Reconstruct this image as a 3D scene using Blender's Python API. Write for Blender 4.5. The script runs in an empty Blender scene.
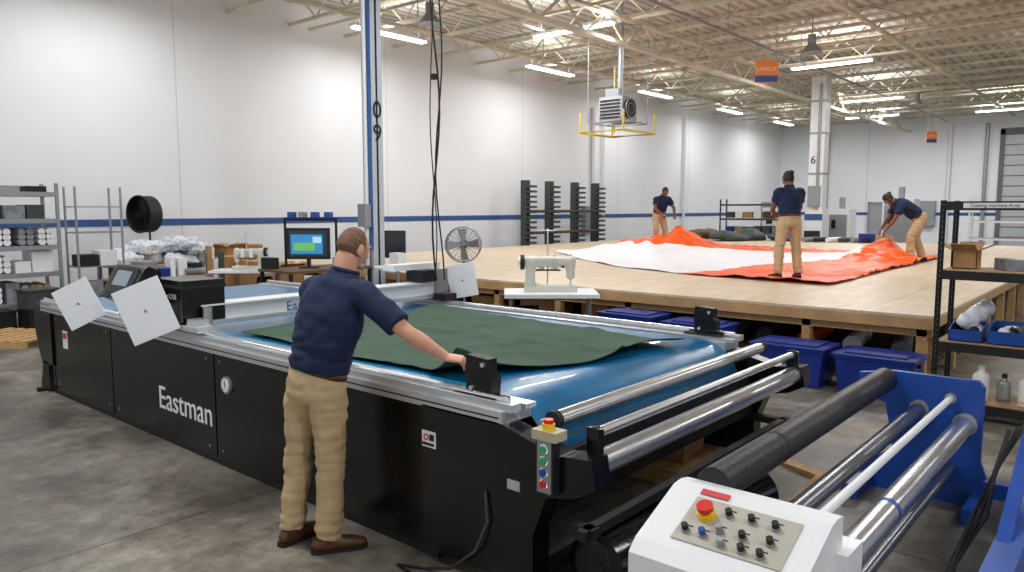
import bpy, math, random
from math import sin, cos, pi, radians, sqrt
from mathutils import Vector, Matrix, noise
random.seed(7)
V = Vector
S = bpy.context.scene
S.view_settings.view_transform = 'Standard'
S.view_settings.look = 'None'
S.view_settings.exposure = 0.0

# ------------------------------------------------------------ materials
MATS = {}
def mat(name, col, rough=0.5, metal=0.0, var=0.0, vscale=4.0, bump=0.0, bscale=60.0, emit=0.0, col2=None,
        spec=0.5, coat=0.0, stretch=(1, 1, 1), alpha=1.0, trans=0.0, rvar=0.0, detail=4):
    if name in MATS: return MATS[name]
    m = bpy.data.materials.new(name); m.use_nodes = True
    nt = m.node_tree; p = nt.nodes['Principled BSDF']
    c = tuple((x/255.0)**2.2 for x in col) if max(col) > 1.01 else tuple(col)
    p.inputs['Base Color'].default_value = (*c, 1)
    p.inputs['Roughness'].default_value = rough
    p.inputs['Metallic'].default_value = metal
    p.inputs['Specular IOR Level'].default_value = spec
    p.inputs['Coat Weight'].default_value = coat
    p.inputs['Alpha'].default_value = alpha
    p.inputs['Transmission Weight'].default_value = trans
    tc = nt.nodes.new('ShaderNodeTexCoord'); mp = nt.nodes.new('ShaderNodeMapping')
    mp.inputs['Scale'].default_value = stretch
    nt.links.new(tc.outputs['Object'], mp.inputs['Vector'])
    if var > 0 or col2:
        n = nt.nodes.new('ShaderNodeTexNoise'); n.inputs['Scale'].default_value = vscale
        n.inputs['Detail'].default_value = detail
        nt.links.new(mp.outputs[0], n.inputs['Vector'])
        r = nt.nodes.new('ShaderNodeValToRGB')
        r.color_ramp.elements[0].position = 0.35; r.color_ramp.elements[1].position = 0.65
        if col2: c2 = tuple((x/255.0)**2.2 for x in col2)
        else: c2 = tuple(min(1, x*(1+var)) for x in c)
        c1 = c if col2 else tuple(x*(1-var) for x in c)
        r.color_ramp.elements[0].color = (*c1, 1); r.color_ramp.elements[1].color = (*c2, 1)
        nt.links.new(n.outputs['Fac'], r.inputs['Fac']); nt.links.new(r.outputs['Color'], p.inputs['Base Color'])
        if rvar > 0:
            mr = nt.nodes.new('ShaderNodeMapRange')
            mr.inputs['To Min'].default_value = max(0, rough-rvar); mr.inputs['To Max'].default_value = min(1, rough+rvar)
            nt.links.new(n.outputs['Fac'], mr.inputs['Value']); nt.links.new(mr.outputs[0], p.inputs['Roughness'])
    if bump > 0:
        n2 = nt.nodes.new('ShaderNodeTexNoise'); n2.inputs['Scale'].default_value = bscale
        n2.inputs['Detail'].default_value = 3
        nt.links.new(mp.outputs[0], n2.inputs['Vector'])
        b = nt.nodes.new('ShaderNodeBump'); b.inputs['Strength'].default_value = bump
        b.inputs['Distance'].default_value = 0.02
        nt.links.new(n2.outputs['Fac'], b.inputs['Height']); nt.links.new(b.outputs[0], p.inputs['Normal'])
    if emit > 0:
        p.inputs['Emission Color'].default_value = (*c, 1); p.inputs['Emission Strength'].default_value = emit
    MATS[name] = m
    return m

def floor_material():
    m = bpy.data.materials.new('concrete_floor'); m.use_nodes = True
    nt = m.node_tree; p = nt.nodes['Principled BSDF']
    tc = nt.nodes.new('ShaderNodeTexCoord')
    n1 = nt.nodes.new('ShaderNodeTexNoise'); n1.inputs['Scale'].default_value = 0.8; n1.inputs['Detail'].default_value = 10; n1.inputs['Roughness'].default_value = 0.66
    n1.inputs['Distortion'].default_value = 0.6
    n2 = nt.nodes.new('ShaderNodeTexNoise'); n2.inputs['Scale'].default_value = 6; n2.inputs['Detail'].default_value = 9; n2.inputs['Roughness'].default_value = 0.75
    for n in (n1, n2): nt.links.new(tc.outputs['Object'], n.inputs['Vector'])
    r = nt.nodes.new('ShaderNodeValToRGB'); e = r.color_ramp.elements
    e[0].position = 0.36; e[0].color = (0.078, 0.067, 0.053, 1)
    e[1].position = 0.66; e[1].color = (0.30, 0.278, 0.235, 1)
    x = e.new(0.5); x.color = (0.17, 0.152, 0.125, 1)
    nt.links.new(n1.outputs['Fac'], r.inputs['Fac'])
    r2 = nt.nodes.new('ShaderNodeValToRGB'); e = r2.color_ramp.elements
    e[0].position = 0.34; e[0].color = (0.50, 0.48, 0.45, 1); e[1].position = 0.66; e[1].color = (1.2, 1.2, 1.2, 1)
    nt.links.new(n2.outputs['Fac'], r2.inputs['Fac'])
    mx = nt.nodes.new('ShaderNodeMix'); mx.data_type = 'RGBA'; mx.blend_type = 'MULTIPLY'; mx.inputs[0].default_value = 1
    nt.links.new(r.outputs[0], mx.inputs[6]); nt.links.new(r2.outputs[0], mx.inputs[7])
    br = nt.nodes.new('ShaderNodeTexBrick'); br.offset = 0; br.inputs['Scale'].default_value = 1
    br.inputs['Brick Width'].default_value = 4.5; br.inputs['Row Height'].default_value = 4.5
    br.inputs['Mortar Size'].default_value = 0.008; br.inputs['Color1'].default_value = (1, 1, 1, 1)
    br.inputs['Color2'].default_value = (1, 1, 1, 1); br.inputs['Mortar'].default_value = (0.4, 0.38, 0.35, 1)
    nt.links.new(tc.outputs['Object'], br.inputs['Vector'])
    mx2 = nt.nodes.new('ShaderNodeMix'); mx2.data_type = 'RGBA'; mx2.blend_type = 'MULTIPLY'; mx2.inputs[0].default_value = 1
    nt.links.new(mx.outputs[2], mx2.inputs[6]); nt.links.new(br.outputs['Color'], mx2.inputs[7])
    nt.links.new(mx2.outputs[2], p.inputs['Base Color'])
    mr = nt.nodes.new('ShaderNodeMapRange'); mr.inputs['To Min'].default_value = 0.28; mr.inputs['To Max'].default_value = 0.6
    nt.links.new(n1.outputs['Fac'], mr.inputs['Value']); nt.links.new(mr.outputs[0], p.inputs['Roughness'])
    b = nt.nodes.new('ShaderNodeBump'); b.inputs['Strength'].default_value = 0.08
    nt.links.new(n2.outputs['Fac'], b.inputs['Height']); nt.links.new(b.outputs[0], p.inputs['Normal'])
    return m

def deck_material():
    m = bpy.data.materials.new('roof_deck'); m.use_nodes = True
    nt = m.node_tree; p = nt.nodes['Principled BSDF']
    tc = nt.nodes.new('ShaderNodeTexCoord')
    w = nt.nodes.new('ShaderNodeTexWave'); w.bands_direction = 'Y'; w.inputs['Scale'].default_value = 1.0
    nt.links.new(tc.outputs['Object'], w.inputs['Vector'])
    r = nt.nodes.new('ShaderNodeValToRGB'); e = r.color_ramp.elements
    e[0].position = 0.2; e[0].color = (0.36, 0.33, 0.28, 1); e[1].position = 0.7; e[1].color = (0.62, 0.585, 0.51, 1)
    nt.links.new(w.outputs['Fac'], r.inputs['Fac']); nt.links.new(r.outputs[0], p.inputs['Base Color'])
    p.inputs['Roughness'].default_value = 0.6
    return m

def wood_top_material():
    m = bpy.data.materials.new('plywood_top'); m.use_nodes = True
    nt = m.node_tree; p = nt.nodes['Principled BSDF']
    tc = nt.nodes.new('ShaderNodeTexCoord'); mp = nt.nodes.new('ShaderNodeMapping')
    mp.inputs['Scale'].default_value = (1, 6, 1)
    nt.links.new(tc.outputs['Object'], mp.inputs['Vector'])
    n = nt.nodes.new('ShaderNodeTexNoise'); n.inputs['Scale'].default_value = 1.2; n.inputs['Detail'].default_value = 6
    nt.links.new(mp.outputs[0], n.inputs['Vector'])
    r = nt.nodes.new('ShaderNodeValToRGB'); e = r.color_ramp.elements
    e[0].position = 0.3; e[0].color = (0.60, 0.455, 0.305, 1); e[1].position = 0.7; e[1].color = (0.74, 0.60, 0.44, 1)
    nt.links.new(n.outputs['Fac'], r.inputs['Fac'])
    br = nt.nodes.new('ShaderNodeTexBrick'); br.offset = 0.5; br.inputs['Scale'].default_value = 1
    br.inputs['Brick Width'].default_value = 2.44; br.inputs['Row Height'].default_value = 1.22
    br.inputs['Mortar Size'].default_value = 0.008
    br.inputs['Color1'].default_value = (1, 1, 1, 1); br.inputs['Color2'].default_value = (0.92, 0.92, 0.9, 1); br.inputs['Mortar'].default_value = (0.6, 0.55, 0.5, 1)
    nt.links.new(tc.outputs['Object'], br.inputs['Vector'])
    mx = nt.nodes.new('ShaderNodeMix'); mx.data_type = 'RGBA'; mx.blend_type = 'MULTIPLY'; mx.inputs[0].default_value = 1
    nt.links.new(r.outputs[0], mx.inputs[6]); nt.links.new(br.outputs['Color'], mx.inputs[7])
    nt.links.new(mx.outputs[2], p.inputs['Base Color'])
    p.inputs['Roughness'].default_value = 0.42
    return m

WALL = mat('painted_wall', (228, 231, 235), 0.7, var=0.02, vscale=0.6, bump=0.05, bscale=20)
STRIPE = mat('blue_stripe_paint', (52, 84, 140), 0.6)
GROOVE = mat('panel_joint', (196, 197, 198), 0.8)
CREAM = mat('cream_steel', (208, 199, 178), 0.55, var=0.12, vscale=2)
WHITEST = mat('white_enamel', (226, 228, 231), 0.35)
WHITEP = mat('white_plastic_sheet', (234, 237, 243), 0.35)
GREYST = mat('grey_steel', (150, 153, 156), 0.4, metal=0.5)
ALU = mat('aluminium', (214, 217, 221), 0.33, metal=0.8, var=0.06, vscale=12, stretch=(1, 0.1, 1))
CHROME = mat('chrome_roller', (226, 228, 231), 0.24, metal=0.92, var=0.04, vscale=9)
DCHROME = mat('steel_tube', (140, 144, 150), 0.26, metal=0.9)
BLACK = mat('black_paint', (17, 17, 19), 0.24, var=0.25, vscale=2, bump=0.03, bscale=8, rvar=0.08, spec=0.5)
BLACKM = mat('black_matte', (22, 22, 24), 0.6)
RUBBER = mat('black_rubber_wrap', (20, 21, 24), 0.42, bump=0.2, bscale=50)
BELT = mat('blue_belt', (6, 100, 146), 0.30, var=0.18, vscale=3, coat=0.25, bump=0.03, bscale=10)
BELT2 = mat('blue_belt_clear', (40, 132, 168), 0.2, var=0.2, vscale=5, coat=0.4)
GREEN = mat('olive_green_canvas', (70, 91, 77), 0.9, var=0.12, vscale=2.2, bump=0.25, bscale=14, spec=.25)
WTXT = mat('white_lettering', (235, 235, 235), 0.5)
BTXT = mat('blue_lettering', (30, 90, 170), 0.5)
BLUEM = mat('blue_machine_paint', (28, 72, 154), 0.35, var=0.12, vscale=4)
BIN = mat('blue_plastic_bin', (22, 50, 132), 0.35, var=0.1, vscale=6)
RED = mat('red_plastic', (205, 40, 30), 0.35)
YEL = mat('yellow_plastic', (235, 195, 40), 0.4)
GRNB = mat('green_button', (50, 160, 90), 0.4)
YPIPE = mat('yellow_safety_pipe', (205, 178, 60), 0.5)
ORANGE = mat('orange_vinyl', (240, 92, 30), 0.42, var=0.12, vscale=2.5, bump=0.15, bscale=6)
WVINYL = mat('white_vinyl', (232, 232, 236), 0.4, bump=0.12, bscale=5)
CARD = mat('cardboard', (168, 128, 86), 0.8, var=0.08, vscale=5)
PINE = mat('pine_lumber', (190, 152, 104), 0.7, var=0.15, vscale=4, stretch=(1, 8, 8))
PLYEDGE = mat('plywood_edge', (188, 150, 104), 0.6, var=0.15, vscale=3)
SKIN = mat('skin_fair', (212, 156, 130), 0.5, var=0.06, vscale=20)
SKIND = mat('skin_dark', (122, 80, 58), 0.5, var=0.06, vscale=20)
NAVY = mat('navy_polo_knit', (20, 36, 68), 0.85, var=0.12, vscale=6, bump=0.15, bscale=25)
KHAKI = mat('khaki_twill', (188, 163, 125), 0.85, var=0.07, vscale=6, bump=0.2, bscale=18)
BROWNL = mat('brown_leather', (84, 52, 32), 0.45, var=0.2, vscale=15)
SOLE = mat('dark_sole', (30, 26, 24), 0.7)
HAIRB = mat('cropped_brown_hair', (98, 72, 60), 0.8, col2=(128, 94, 78), vscale=60)
HAIRK = mat('black_hair', (24, 20, 19), 0.6, bump=0.3, bscale=60)
EYEW = mat('eye_white', (230, 228, 224), 0.3)
EYEB = mat('eye_iris', (40, 28, 20), 0.2)
LIP = mat('lip', (160, 92, 80), 0.5)
SMACH = mat('sewing_machine_enamel', (206, 206, 194), 0.3)
DARKW = mat('dark_shelf_wood', (96, 74, 54), 0.7, var=0.15, vscale=4)
RACKD = mat('dark_rack_steel', (62, 68, 66), 0.6)
PBAG = mat('clear_poly_bag', (216, 221, 230), 0.25, bump=0.5, bscale=9)
GREYB = mat('grey_fabric_bolts', (128, 132, 138), 0.8, var=0.25, vscale=9)
BOARD = mat('particle_board', (172, 140, 100), 0.7, var=0.1, vscale=12)
TUBE = mat('lit_tube', (255, 254, 252), 0.5, emit=7.0)
GLASSD = mat('dark_screen', (16, 20, 26), 0.12)
SIGNO = mat('orange_sign', (240, 130, 50), 0.5)

# ------------------------------------------------------------ mesh builder
def perp(d):
    d = d.normalized()
    a = V((0, 0, 1)) if abs(d.z) < 0.9 else V((1, 0, 0))
    u = d.cross(a).normalized(); return u, d.cross(u).normalized()

class B:
    def __init__(s): s.v = []; s.f = []; s.m = []; s.mi = []; s.sm = []
    def slot(s, m):
        if m not in s.m: s.m.append(m)
        return s.m.index(m)
    def add(s, vs, fs, m, smooth=False):
        o = len(s.v); s.v += [tuple(x) for x in vs]; k = s.slot(m)
        for f in fs: s.f.append([i+o for i in f]); s.mi.append(k); s.sm.append(smooth)
    def bx(s, x0, x1, y0, y1, z0, z1, m):
        vs = [(x, y, z) for x in (x0, x1) for y in (y0, y1) for z in (z0, z1)]
        s.add(vs, [(0, 1, 3, 2), (4, 6, 7, 5), (0, 4, 5, 1), (2, 3, 7, 6), (0, 2, 6, 4), (1, 5, 7, 3)], m)
    def box(s, c, sz, m, R=None):
        c = V(c); vs = []
        for x in (-.5, .5):
            for y in (-.5, .5):
                for z in (-.5, .5):
                    p = V((x*sz[0], y*sz[1], z*sz[2])); vs.append(c + (R @ p if R else p))
        s.add(vs, [(0, 1, 3, 2), (4, 6, 7, 5), (0, 4, 5, 1), (2, 3, 7, 6), (0, 2, 6, 4), (1, 5, 7, 3)], m)
    def bar(s, p0, p1, w, m, h=None):
        p0 = V(p0); p1 = V(p1); d = p1-p0
        u, w2 = perp(d); h = h or w
        vs = []
        for p in (p0, p1):
            for a, b in ((-.5, -.5), (.5, -.5), (.5, .5), (-.5, .5)): vs.append(p+u*a*w+w2*b*h)
        s.add(vs, [(3, 2, 1, 0), (4, 5, 6, 7), (0, 1, 5, 4), (1, 2, 6, 5), (2, 3, 7, 6), (3, 0, 4, 7)], m)
    def cyl(s, p0, p1, r, m, r1=None, seg=20, caps=True):
        p0 = V(p0); p1 = V(p1); u, w = perp(p1-p0); r1 = r if r1 is None else r1
        a = [p0+(u*cos(2*pi*i/seg)+w*sin(2*pi*i/seg))*r for i in range(seg)]
        b = [p1+(u*cos(2*pi*i/seg)+w*sin(2*pi*i/seg))*r1 for i in range(seg)]
        s.add(a+b, [(i, (i+1) % seg, seg+(i+1) % seg, seg+i) for i in range(seg)], m, True)
        if caps:
            s.add(a, [list(range(seg))[::-1]], m); s.add(b, [list(range(seg))], m)
    def tube(s, pts, r, m, seg=8, closed=False):
        pts = [V(p) for p in pts]; n = len(pts); rings = []; u = None
        for i, p in enumerate(pts):
            if closed: d = pts[(i+1) % n]-pts[i-1]
            else: d = pts[min(i+1, n-1)]-pts[max(i-1, 0)]
            d.normalize()
            if u is None: u, w = perp(d)
            else: u = (u-d*u.dot(d)).normalized(); w = d.cross(u)
            rings.append([p+(u*cos(2*pi*k/seg)+w*sin(2*pi*k/seg))*r for k in range(seg)])
        vs = [q for rg in rings for q in rg]; fs = []
        for i in range(n if closed else n-1):
            j = (i+1) % n
            for k in range(seg): fs.append((i*seg+k, i*seg+(k+1) % seg, j*seg+(k+1) % seg, j*seg+k))
        s.add(vs, fs, m, True)
        if not closed:
            s.add(rings[0], [list(range(seg))[::-1]], m); s.add(rings[-1], [list(range(seg))], m)
    def circle(s, c, ax, R, r, m, n=28, seg=6):
        u, w = perp(V(ax)); c = V(c)
        s.tube([c+(u*cos(2*pi*i/n)+w*sin(2*pi*i/n))*R for i in range(n)], r, m, seg, True)
    def sph(s, c, r, m, R=None, nu=20, nv=12, fn=None):
        c = V(c); r = (r, r, r) if isinstance(r, (int, float)) else r
        vs = []
        for j in range(nv+1):
            t = pi*j/nv
            for i in range(nu):
                a = 2*pi*i/nu; p = V((sin(t)*cos(a), sin(t)*sin(a), cos(t)))
                if fn: p = fn(p)
                p = V((p.x*r[0], p.y*r[1], p.z*r[2])); vs.append(c+(R @ p if R else p))
        fs = [(j*nu+i, (j+1)*nu+i, (j+1)*nu+(i+1) % nu, j*nu+(i+1) % nu) for j in range(nv) for i in range(nu)]
        s.add(vs, fs, m, True)
    def prism(s, poly, ax, a0, a1, m):
        def mk(p, a):
            return {'x': (a, p[0], p[1]), 'y': (p[0], a, p[1]), 'z': (p[0], p[1], a)}[ax]
        n = len(poly); vs = [mk(p, a0) for p in poly]+[mk(p, a1) for p in poly]
        s.add(vs, [list(range(n))[::-1], list(range(n, 2*n))]+[(i, (i+1) % n, n+(i+1) % n, n+i) for i in range(n)], m)
    def loft(s, pts, rads, m, ref=None, seg=20, sub=4, cap='round', sq=2.0):
        pts = [V(p) for p in pts]; rads = [(r, r) if isinstance(r, (int, float)) else r for r in rads]
        P = []; Rr = []; n = len(pts)
        for i in range(n-1):
            p0 = pts[max(i-1, 0)]; p1 = pts[i]; p2 = pts[i+1]; p3 = pts[min(i+2, n-1)]
            for k in range(sub):
                t = k/sub
                P.append(0.5*((2*p1)+(p2-p0)*t+(2*p0-5*p1+4*p2-p3)*t*t+(3*p1-p0-3*p2+p3)*t*t*t))
                tt = t*t*(3-2*t)
                Rr.append((rads[i][0]*(1-tt)+rads[i+1][0]*tt, rads[i][1]*(1-tt)+rads[i+1][1]*tt))
        P.append(pts[-1]); Rr.append(rads[-1])
        if cap == 'round':
            d0 = (P[0]-P[1]).normalized(); d1 = (P[-1]-P[-2]).normalized()
            r0 = min(Rr[0]); r1 = min(Rr[-1]); A = []; Ar = []; Z = []; Zr = []
            for q in (80, 55, 28):
                A.append(P[0]+d0*r0*sin(radians(q))); Ar.append(tuple(x*cos(radians(q)) for x in Rr[0]))
            for q in (28, 55, 80):
                Z.append(P[-1]+d1*r1*sin(radians(q))); Zr.append(tuple(x*cos(radians(q)) for x in Rr[-1]))
            P = A+P+Z; Rr = Ar+Rr+Zr
        u = None; vs = []; N = len(P)
        for i in range(N):
            d = (P[min(i+1, N-1)]-P[max(i-1, 0)]).normalized()
            if ref is not None:
                rf = V(ref); u = (rf-d*rf.dot(d)).normalized()
            elif u is None: u, _ = perp(d)
            else: u = (u-d*u.dot(d)).normalized()
            w = d.cross(u)
            for k in range(seg):
                a = 2*pi*k/seg; ca, sa = cos(a), sin(a)
                if sq != 2.0:
                    ca = math.copysign(abs(ca)**(2/sq), ca); sa = math.copysign(abs(sa)**(2/sq), sa)
                vs.append(P[i]+u*ca*Rr[i][0]+w*sa*Rr[i][1])
        fs = [(i*seg+k, i*seg+(k+1) % seg, (i+1)*seg+(k+1) % seg, (i+1)*seg+k) for i in range(N-1) for k in range(seg)]
        fs += [list(range(seg))[::-1], list(range((N-1)*seg, N*seg))]
        s.add(vs, fs, m, True)
    def grid(s, fn, nu, nv, m, mfn=None):
        vs = [fn(i/nu, j/nv) for j in range(nv+1) for i in range(nu+1)]
        if mfn is None:
            s.add(vs, [(j*(nu+1)+i, j*(nu+1)+i+1, (j+1)*(nu+1)+i+1, (j+1)*(nu+1)+i) for j in range(nv) for i in range(nu)], m, True)
        else:
            o = len(s.v); s.v += [tuple(x) for x in vs]
            for j in range(nv):
                for i in range(nu):
                    s.f.append([o+j*(nu+1)+i, o+j*(nu+1)+i+1, o+(j+1)*(nu+1)+i+1, o+(j+1)*(nu+1)+i])
                    s.mi.append(s.slot(mfn((i+.5)/nu, (j+.5)/nv))); s.sm.append(True)
    def text(s, txt, size, M, m, ext=0.001):
        cu = bpy.data.curves.new('t', 'FONT'); cu.body = txt; cu.size = size; cu.extrude = ext
        cu.align_x = 'CENTER'; cu.align_y = 'CENTER'; cu.resolution_u = 3
        o = bpy.data.objects.new('t', cu); S.collection.objects.link(o)
        me = bpy.data.meshes.new_from_object(o.evaluated_get(bpy.context.evaluated_depsgraph_get()))
        s.add([M @ v.co for v in me.vertices], [list(p.vertices) for p in me.polygons], m)
        bpy.data.objects.remove(o); bpy.data.meshes.remove(me); bpy.data.curves.remove(cu)
    def mesh(s, name):
        me = bpy.data.meshes.new(name); me.from_pydata(s.v, [], s.f)
        for m in s.m: me.materials.append(m)
        me.polygons.foreach_set('material_index', s.mi); me.polygons.foreach_set('use_smooth', s.sm)
        me.update(); return me
    def fin(s, name, bevel=0.0, origin=True, thick=0.0):
        if origin and s.v:
            xs = [p[0] for p in s.v]; ys = [p[1] for p in s.v]; zs = [p[2] for p in s.v]
            c = V(((min(xs)+max(xs))/2, (min(ys)+max(ys))/2, min(zs)))
            s.v = [(p[0]-c.x, p[1]-c.y, p[2]-c.z) for p in s.v]
        else: c = V((0, 0, 0))
        o = bpy.data.objects.new(name, s.mesh(name)); o.location = c; S.collection.objects.link(o)
        if thick:
            md = o.modifiers.new('thick', 'SOLIDIFY'); md.thickness = thick; md.offset = 0
        if bevel:
            md = o.modifiers.new('bevel', 'BEVEL'); md.width = bevel; md.segments = 2; md.limit_method = 'ANGLE'
            md.angle_limit = radians(50); md.harden_normals = False
        return o

def remesh(b, vox, smooth=3, disp=None):
    me = b.mesh('tmp'); o = bpy.data.objects.new('tmp', me); S.collection.objects.link(o)
    md = o.modifiers.new('r', 'REMESH'); md.mode = 'VOXEL'; md.voxel_size = vox
    if smooth:
        m2 = o.modifiers.new('s', 'SMOOTH'); m2.iterations = smooth; m2.factor = 0.6
    m = bpy.data.meshes.new_from_object(o.evaluated_get(bpy.context.evaluated_depsgraph_get()))
    vs = [v.co.copy() for v in m.vertices]
    if disp: vs = [c + v.normal*disp(c) for c, v in zip(vs, m.vertices)]
    fs = [list(p.vertices) for p in m.polygons]
    bpy.data.objects.remove(o); bpy.data.meshes.remove(m); bpy.data.meshes.remove(me)
    return vs, fs

def rot_z(a): return Matrix.Rotation(a, 3, 'Z')

# ------------------------------------------------------------ room shell
WY, FX, CZ = 17.0, 44.0, 7.15
b = B(); b.bx(-9, FX+.3, -26, WY+.3, -0.2, 0, floor_material()); b.fin('floor', origin=False)
b = B(); b.bx(-9, FX+.3, -26, WY+.3, CZ, CZ+.15, deck_material()); b.fin('ceiling', origin=False)
b = B(); b.bx(-9, FX, WY, WY+.25, 0, CZ, WALL)
for i in range(-2, 8): b.bx(i*6.1+2.1, i*6.1+2.118, WY-.003, WY, 0, CZ, GROOVE)
b.fin('wall_left', origin=False)
b = B(); b.bx(FX, FX+.25, -26, WY+.25, 0, CZ, WALL)
for i in range(-5, 4): b.bx(FX-.004, FX, i*4+.2, i*4+.23, 0, CZ, GROOVE)
b.fin('wall_far', origin=False)
b = B(); b.bx(-9, FX-.01, WY-.012, WY-.004, 1.54, 1.69, STRIPE); b.fin('trim_1', origin=False)
b = B(); b.bx(FX-.012, FX-.004, -26, WY-.02, 1.54, 1.70, STRIPE); b.fin('trim_2', origin=False)

b = B(); DP = mat('door_panel', (176, 178, 182), .5); DG = mat('door_gap', (96, 98, 102), .6)
b.bx(FX-.05, FX-.02, 0.8, 5.95, 0, 5.5, DG)
for i in range(11): b.bx(FX-.08, FX-.05, 0.8, 5.95, i*.5+.02, i*.5+.47, DP)
for y in (0.6, 5.95): b.bx(FX-.16, FX-.01, y, y+.2, 0, 5.75, DG)
b.bx(FX-.16, FX-.01, .6, 6.15, 5.5, 5.8, DG)
b.fin('door_1', origin=False)
b = B(); b.bx(FX-.06, FX-.02, 11.0, 12.0, 0, 2.15, mat('grey_door', (150, 154, 160), .5)); b.bx(FX-.1, FX-.01, 10.9, 11, 0, 2.25, GREYST)
b.bx(FX-.1, FX-.01, 12.0, 12.1, 0, 2.25, GREYST); b.bx(FX-.1, FX-.01, 10.9, 12.1, 2.15, 2.25, GREYST); b.sph((FX-.1, 11.1, 1.05), .04, GREYST)
b.fin('door_2', origin=False)

# ------------------------------------------------------------ roof structure
b = B()
for i in range(26):
    x = 1.0+i*1.7
    if x > FX-.3: break
    zt, zb = CZ-.05, CZ-.62
    b.bx(x-.05, x+.05, -18, WY-.02, zt-.04, zt+.04, CREAM); b.bx(x-.045, x+.045, -18, WY-.02, zb-.035, zb+.035, CREAM)
    y = -17.0; k = 0
    while y < WY-.7:
        b.bar((x, y, zb if k % 2 else zt), (x, y+.62, zt if k % 2 else zb), .032, CREAM); y += .62; k += 1
b.fin('ceiling_joists', origin=False)
b = B()
for gy in (-10.0, 0.2, 10.2):
    zt, zb = CZ-.62, CZ-1.25
    b.bx(0, FX-.05, gy-.09, gy+.09, zt-.06, zt+.02, CREAM); b.bx(0, FX-.05, gy-.08, gy+.08, zb-.05, zb+.05, CREAM)
    x = 0; k = 0
    while x < FX-1.5:
        b.bar((x, gy, zb if k % 2 else zt), (x+.85, gy, zt if k % 2 else zb), .055, CREAM); x += .85; k += 1
b.fin('roof_girders', origin=False)
b = B()
for (y, z, r, m_) in ((14.2, 6.3, .05, CREAM), (8.4, 6.25, .035, GREYST), (5.6, 6.35, .06, CREAM), (2.4, 6.3, .03, GREYST), (12.2, 6.42, .03, CREAM)):
    b.cyl((0, y, z), (FX-.5, y, z), r, m_, seg=10)
    for x in range(3, 43, 5): b.cyl((x, y, z), (x, y, CZ-.01), .012, GREYST, seg=5)
for x in (11.5, 21.7, 32.0):
    b.cyl((x, -15, 6.4), (x, WY-.4, 6.4), .04, CREAM, seg=8)
for i in range(14):
    x = 10+(i*7.3) % 31; y = 1+(i*4.1) % 14
    if abs(x-26.5) < 3: continue
    b.tube([(x+t*.1*3, y+sin(t*.6+i)*.3, 6.45-.10*sin(t*pi/10)) for t in range(11)], .012, GREYST, 5)
b.fin('sprinkler_and_conduit_pipes', origin=False)

def bell(x, y, z, r=.28):
    b = B(); b.cyl((x, y, z+.45), (x, y, CZ-.3), .012, GREYST, seg=6)
    b.cyl((x, y, z+.2), (x, y, z+.45), .1, GREYST)
    b.cyl((x, y, z), (x, y, z+.22), r, GREYST, r1=.1, seg=24)
    b.fin('high_bay_reflector')
bell(11.9, 12.6, 6.0); bell(19.6, 6.9, 5.8); bell(33.5, 7.6, 6.0)

def fixture(x, y, z, along, L=2.4, W=130, up=60):
    b = B(); hx, hy = (L/2, .13) if along == 'x' else (.13, L/2)
    b.bx(x-hx, x+hx, y-hy, y+hy, z+.03, z+.1, WHITEST)
    for o_ in (-.07, .07):
        if along == 'x': b.cyl((x-hx+.05, y+o_, z), (x+hx-.05, y+o_, z), .022, TUBE, seg=10)
        else: b.cyl((x+o_, y-hy+.05, z), (x+o_, y+hy-.05, z), .022, TUBE, seg=10)
    for t in (-.8, .8):
        px, py = (x+hx*t, y) if along == 'x' else (x, y+hy*t)
        b.cyl((px, py, z+.1), (px, py, CZ-.02), .008, GREYST, seg=6)
    o = b.fin('fluorescent_fixture')
    for (en, zz, rx) in ((W, -.03, 0), (up, .16, pi)):  # second lamp is an added uplight that brightens deck and joists, not the tubes
        l = bpy.data.lights.new('tube_and_uplight', 'AREA'); l.shape = 'RECTANGLE'; l.size = 2*hx; l.size_y = 2*hy
        l.energy = en; l.color = (.985, .99, 1.0)
        lo = bpy.data.objects.new('tube_and_uplight', l); S.collection.objects.link(lo); lo.parent = o
        lo.location = (0, 0, zz); lo.rotation_euler = (rx, 0, 0)
for x in (6.2, 12.8, 19.4, 26.0, 32.6, 39.0): fixture(x, 15.0, 6.25, 'x', W=88, up=30)
for (x, y) in ((15.2, 11.1), (23.8, 7.8), (32.5, 9.0), (38.4, 10.6), (39.6, 5.4), (8.0, 7.0), (16.0, 3.6), (28, 1.5), (9.0, -3), (20, -5), (35, -4), (2.0, 4.2), (1.5, 11.0), (1.0, -3)):  # later entries are unseen fixtures, added out of view to light the room
    fixture(x, y, 6.2, 'y', W=190, up=55)

# ------------------------------------------------------------ columns
def column(x, y, w, m):
    b = B(); h = w/2
    b.bx(x-h, x+h, y-h, y-h+.03, 0, CZ-1.3, m); b.bx(x-h, x+h, y+h-.03, y+h, 0, CZ-1.3, m); b.bx(x-.02, x+.02, y-h, y+h, 0, CZ-1.3, m)
    b.bx(x-h-.1, x+h+.1, y-h-.1, y+h+.1, 0, .03, GREYST)
    b.cyl((x-h-.05, y-.02, .2), (x-h-.05, y-.02, CZ-1.4), .035, WHITEST, seg=10)
    b.bx(x-h-.006, x-h, y-h-.01, y-.03, 1.2, CZ-1.4, mat('column_blue', (70, 110, 170), .5))
    for ch, z in (('0', 3.62), ('9', 3.22)):
        b.text(ch, .42, Matrix.Translation((x, y-h-.012, z)) @ Matrix.Rotation(pi/2, 4, 'X'), BLACKM)
    b.bx(x-h-.16, x-h-.02, y-.1, y+.1, 1.6, 2.0, GREYST)
    b.fin('steel_column')
column(8.6, 10.6, .25, mat('column_grey', (176, 184, 194), .5))
b = B(); x, y = 27.4, 9.25
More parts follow.
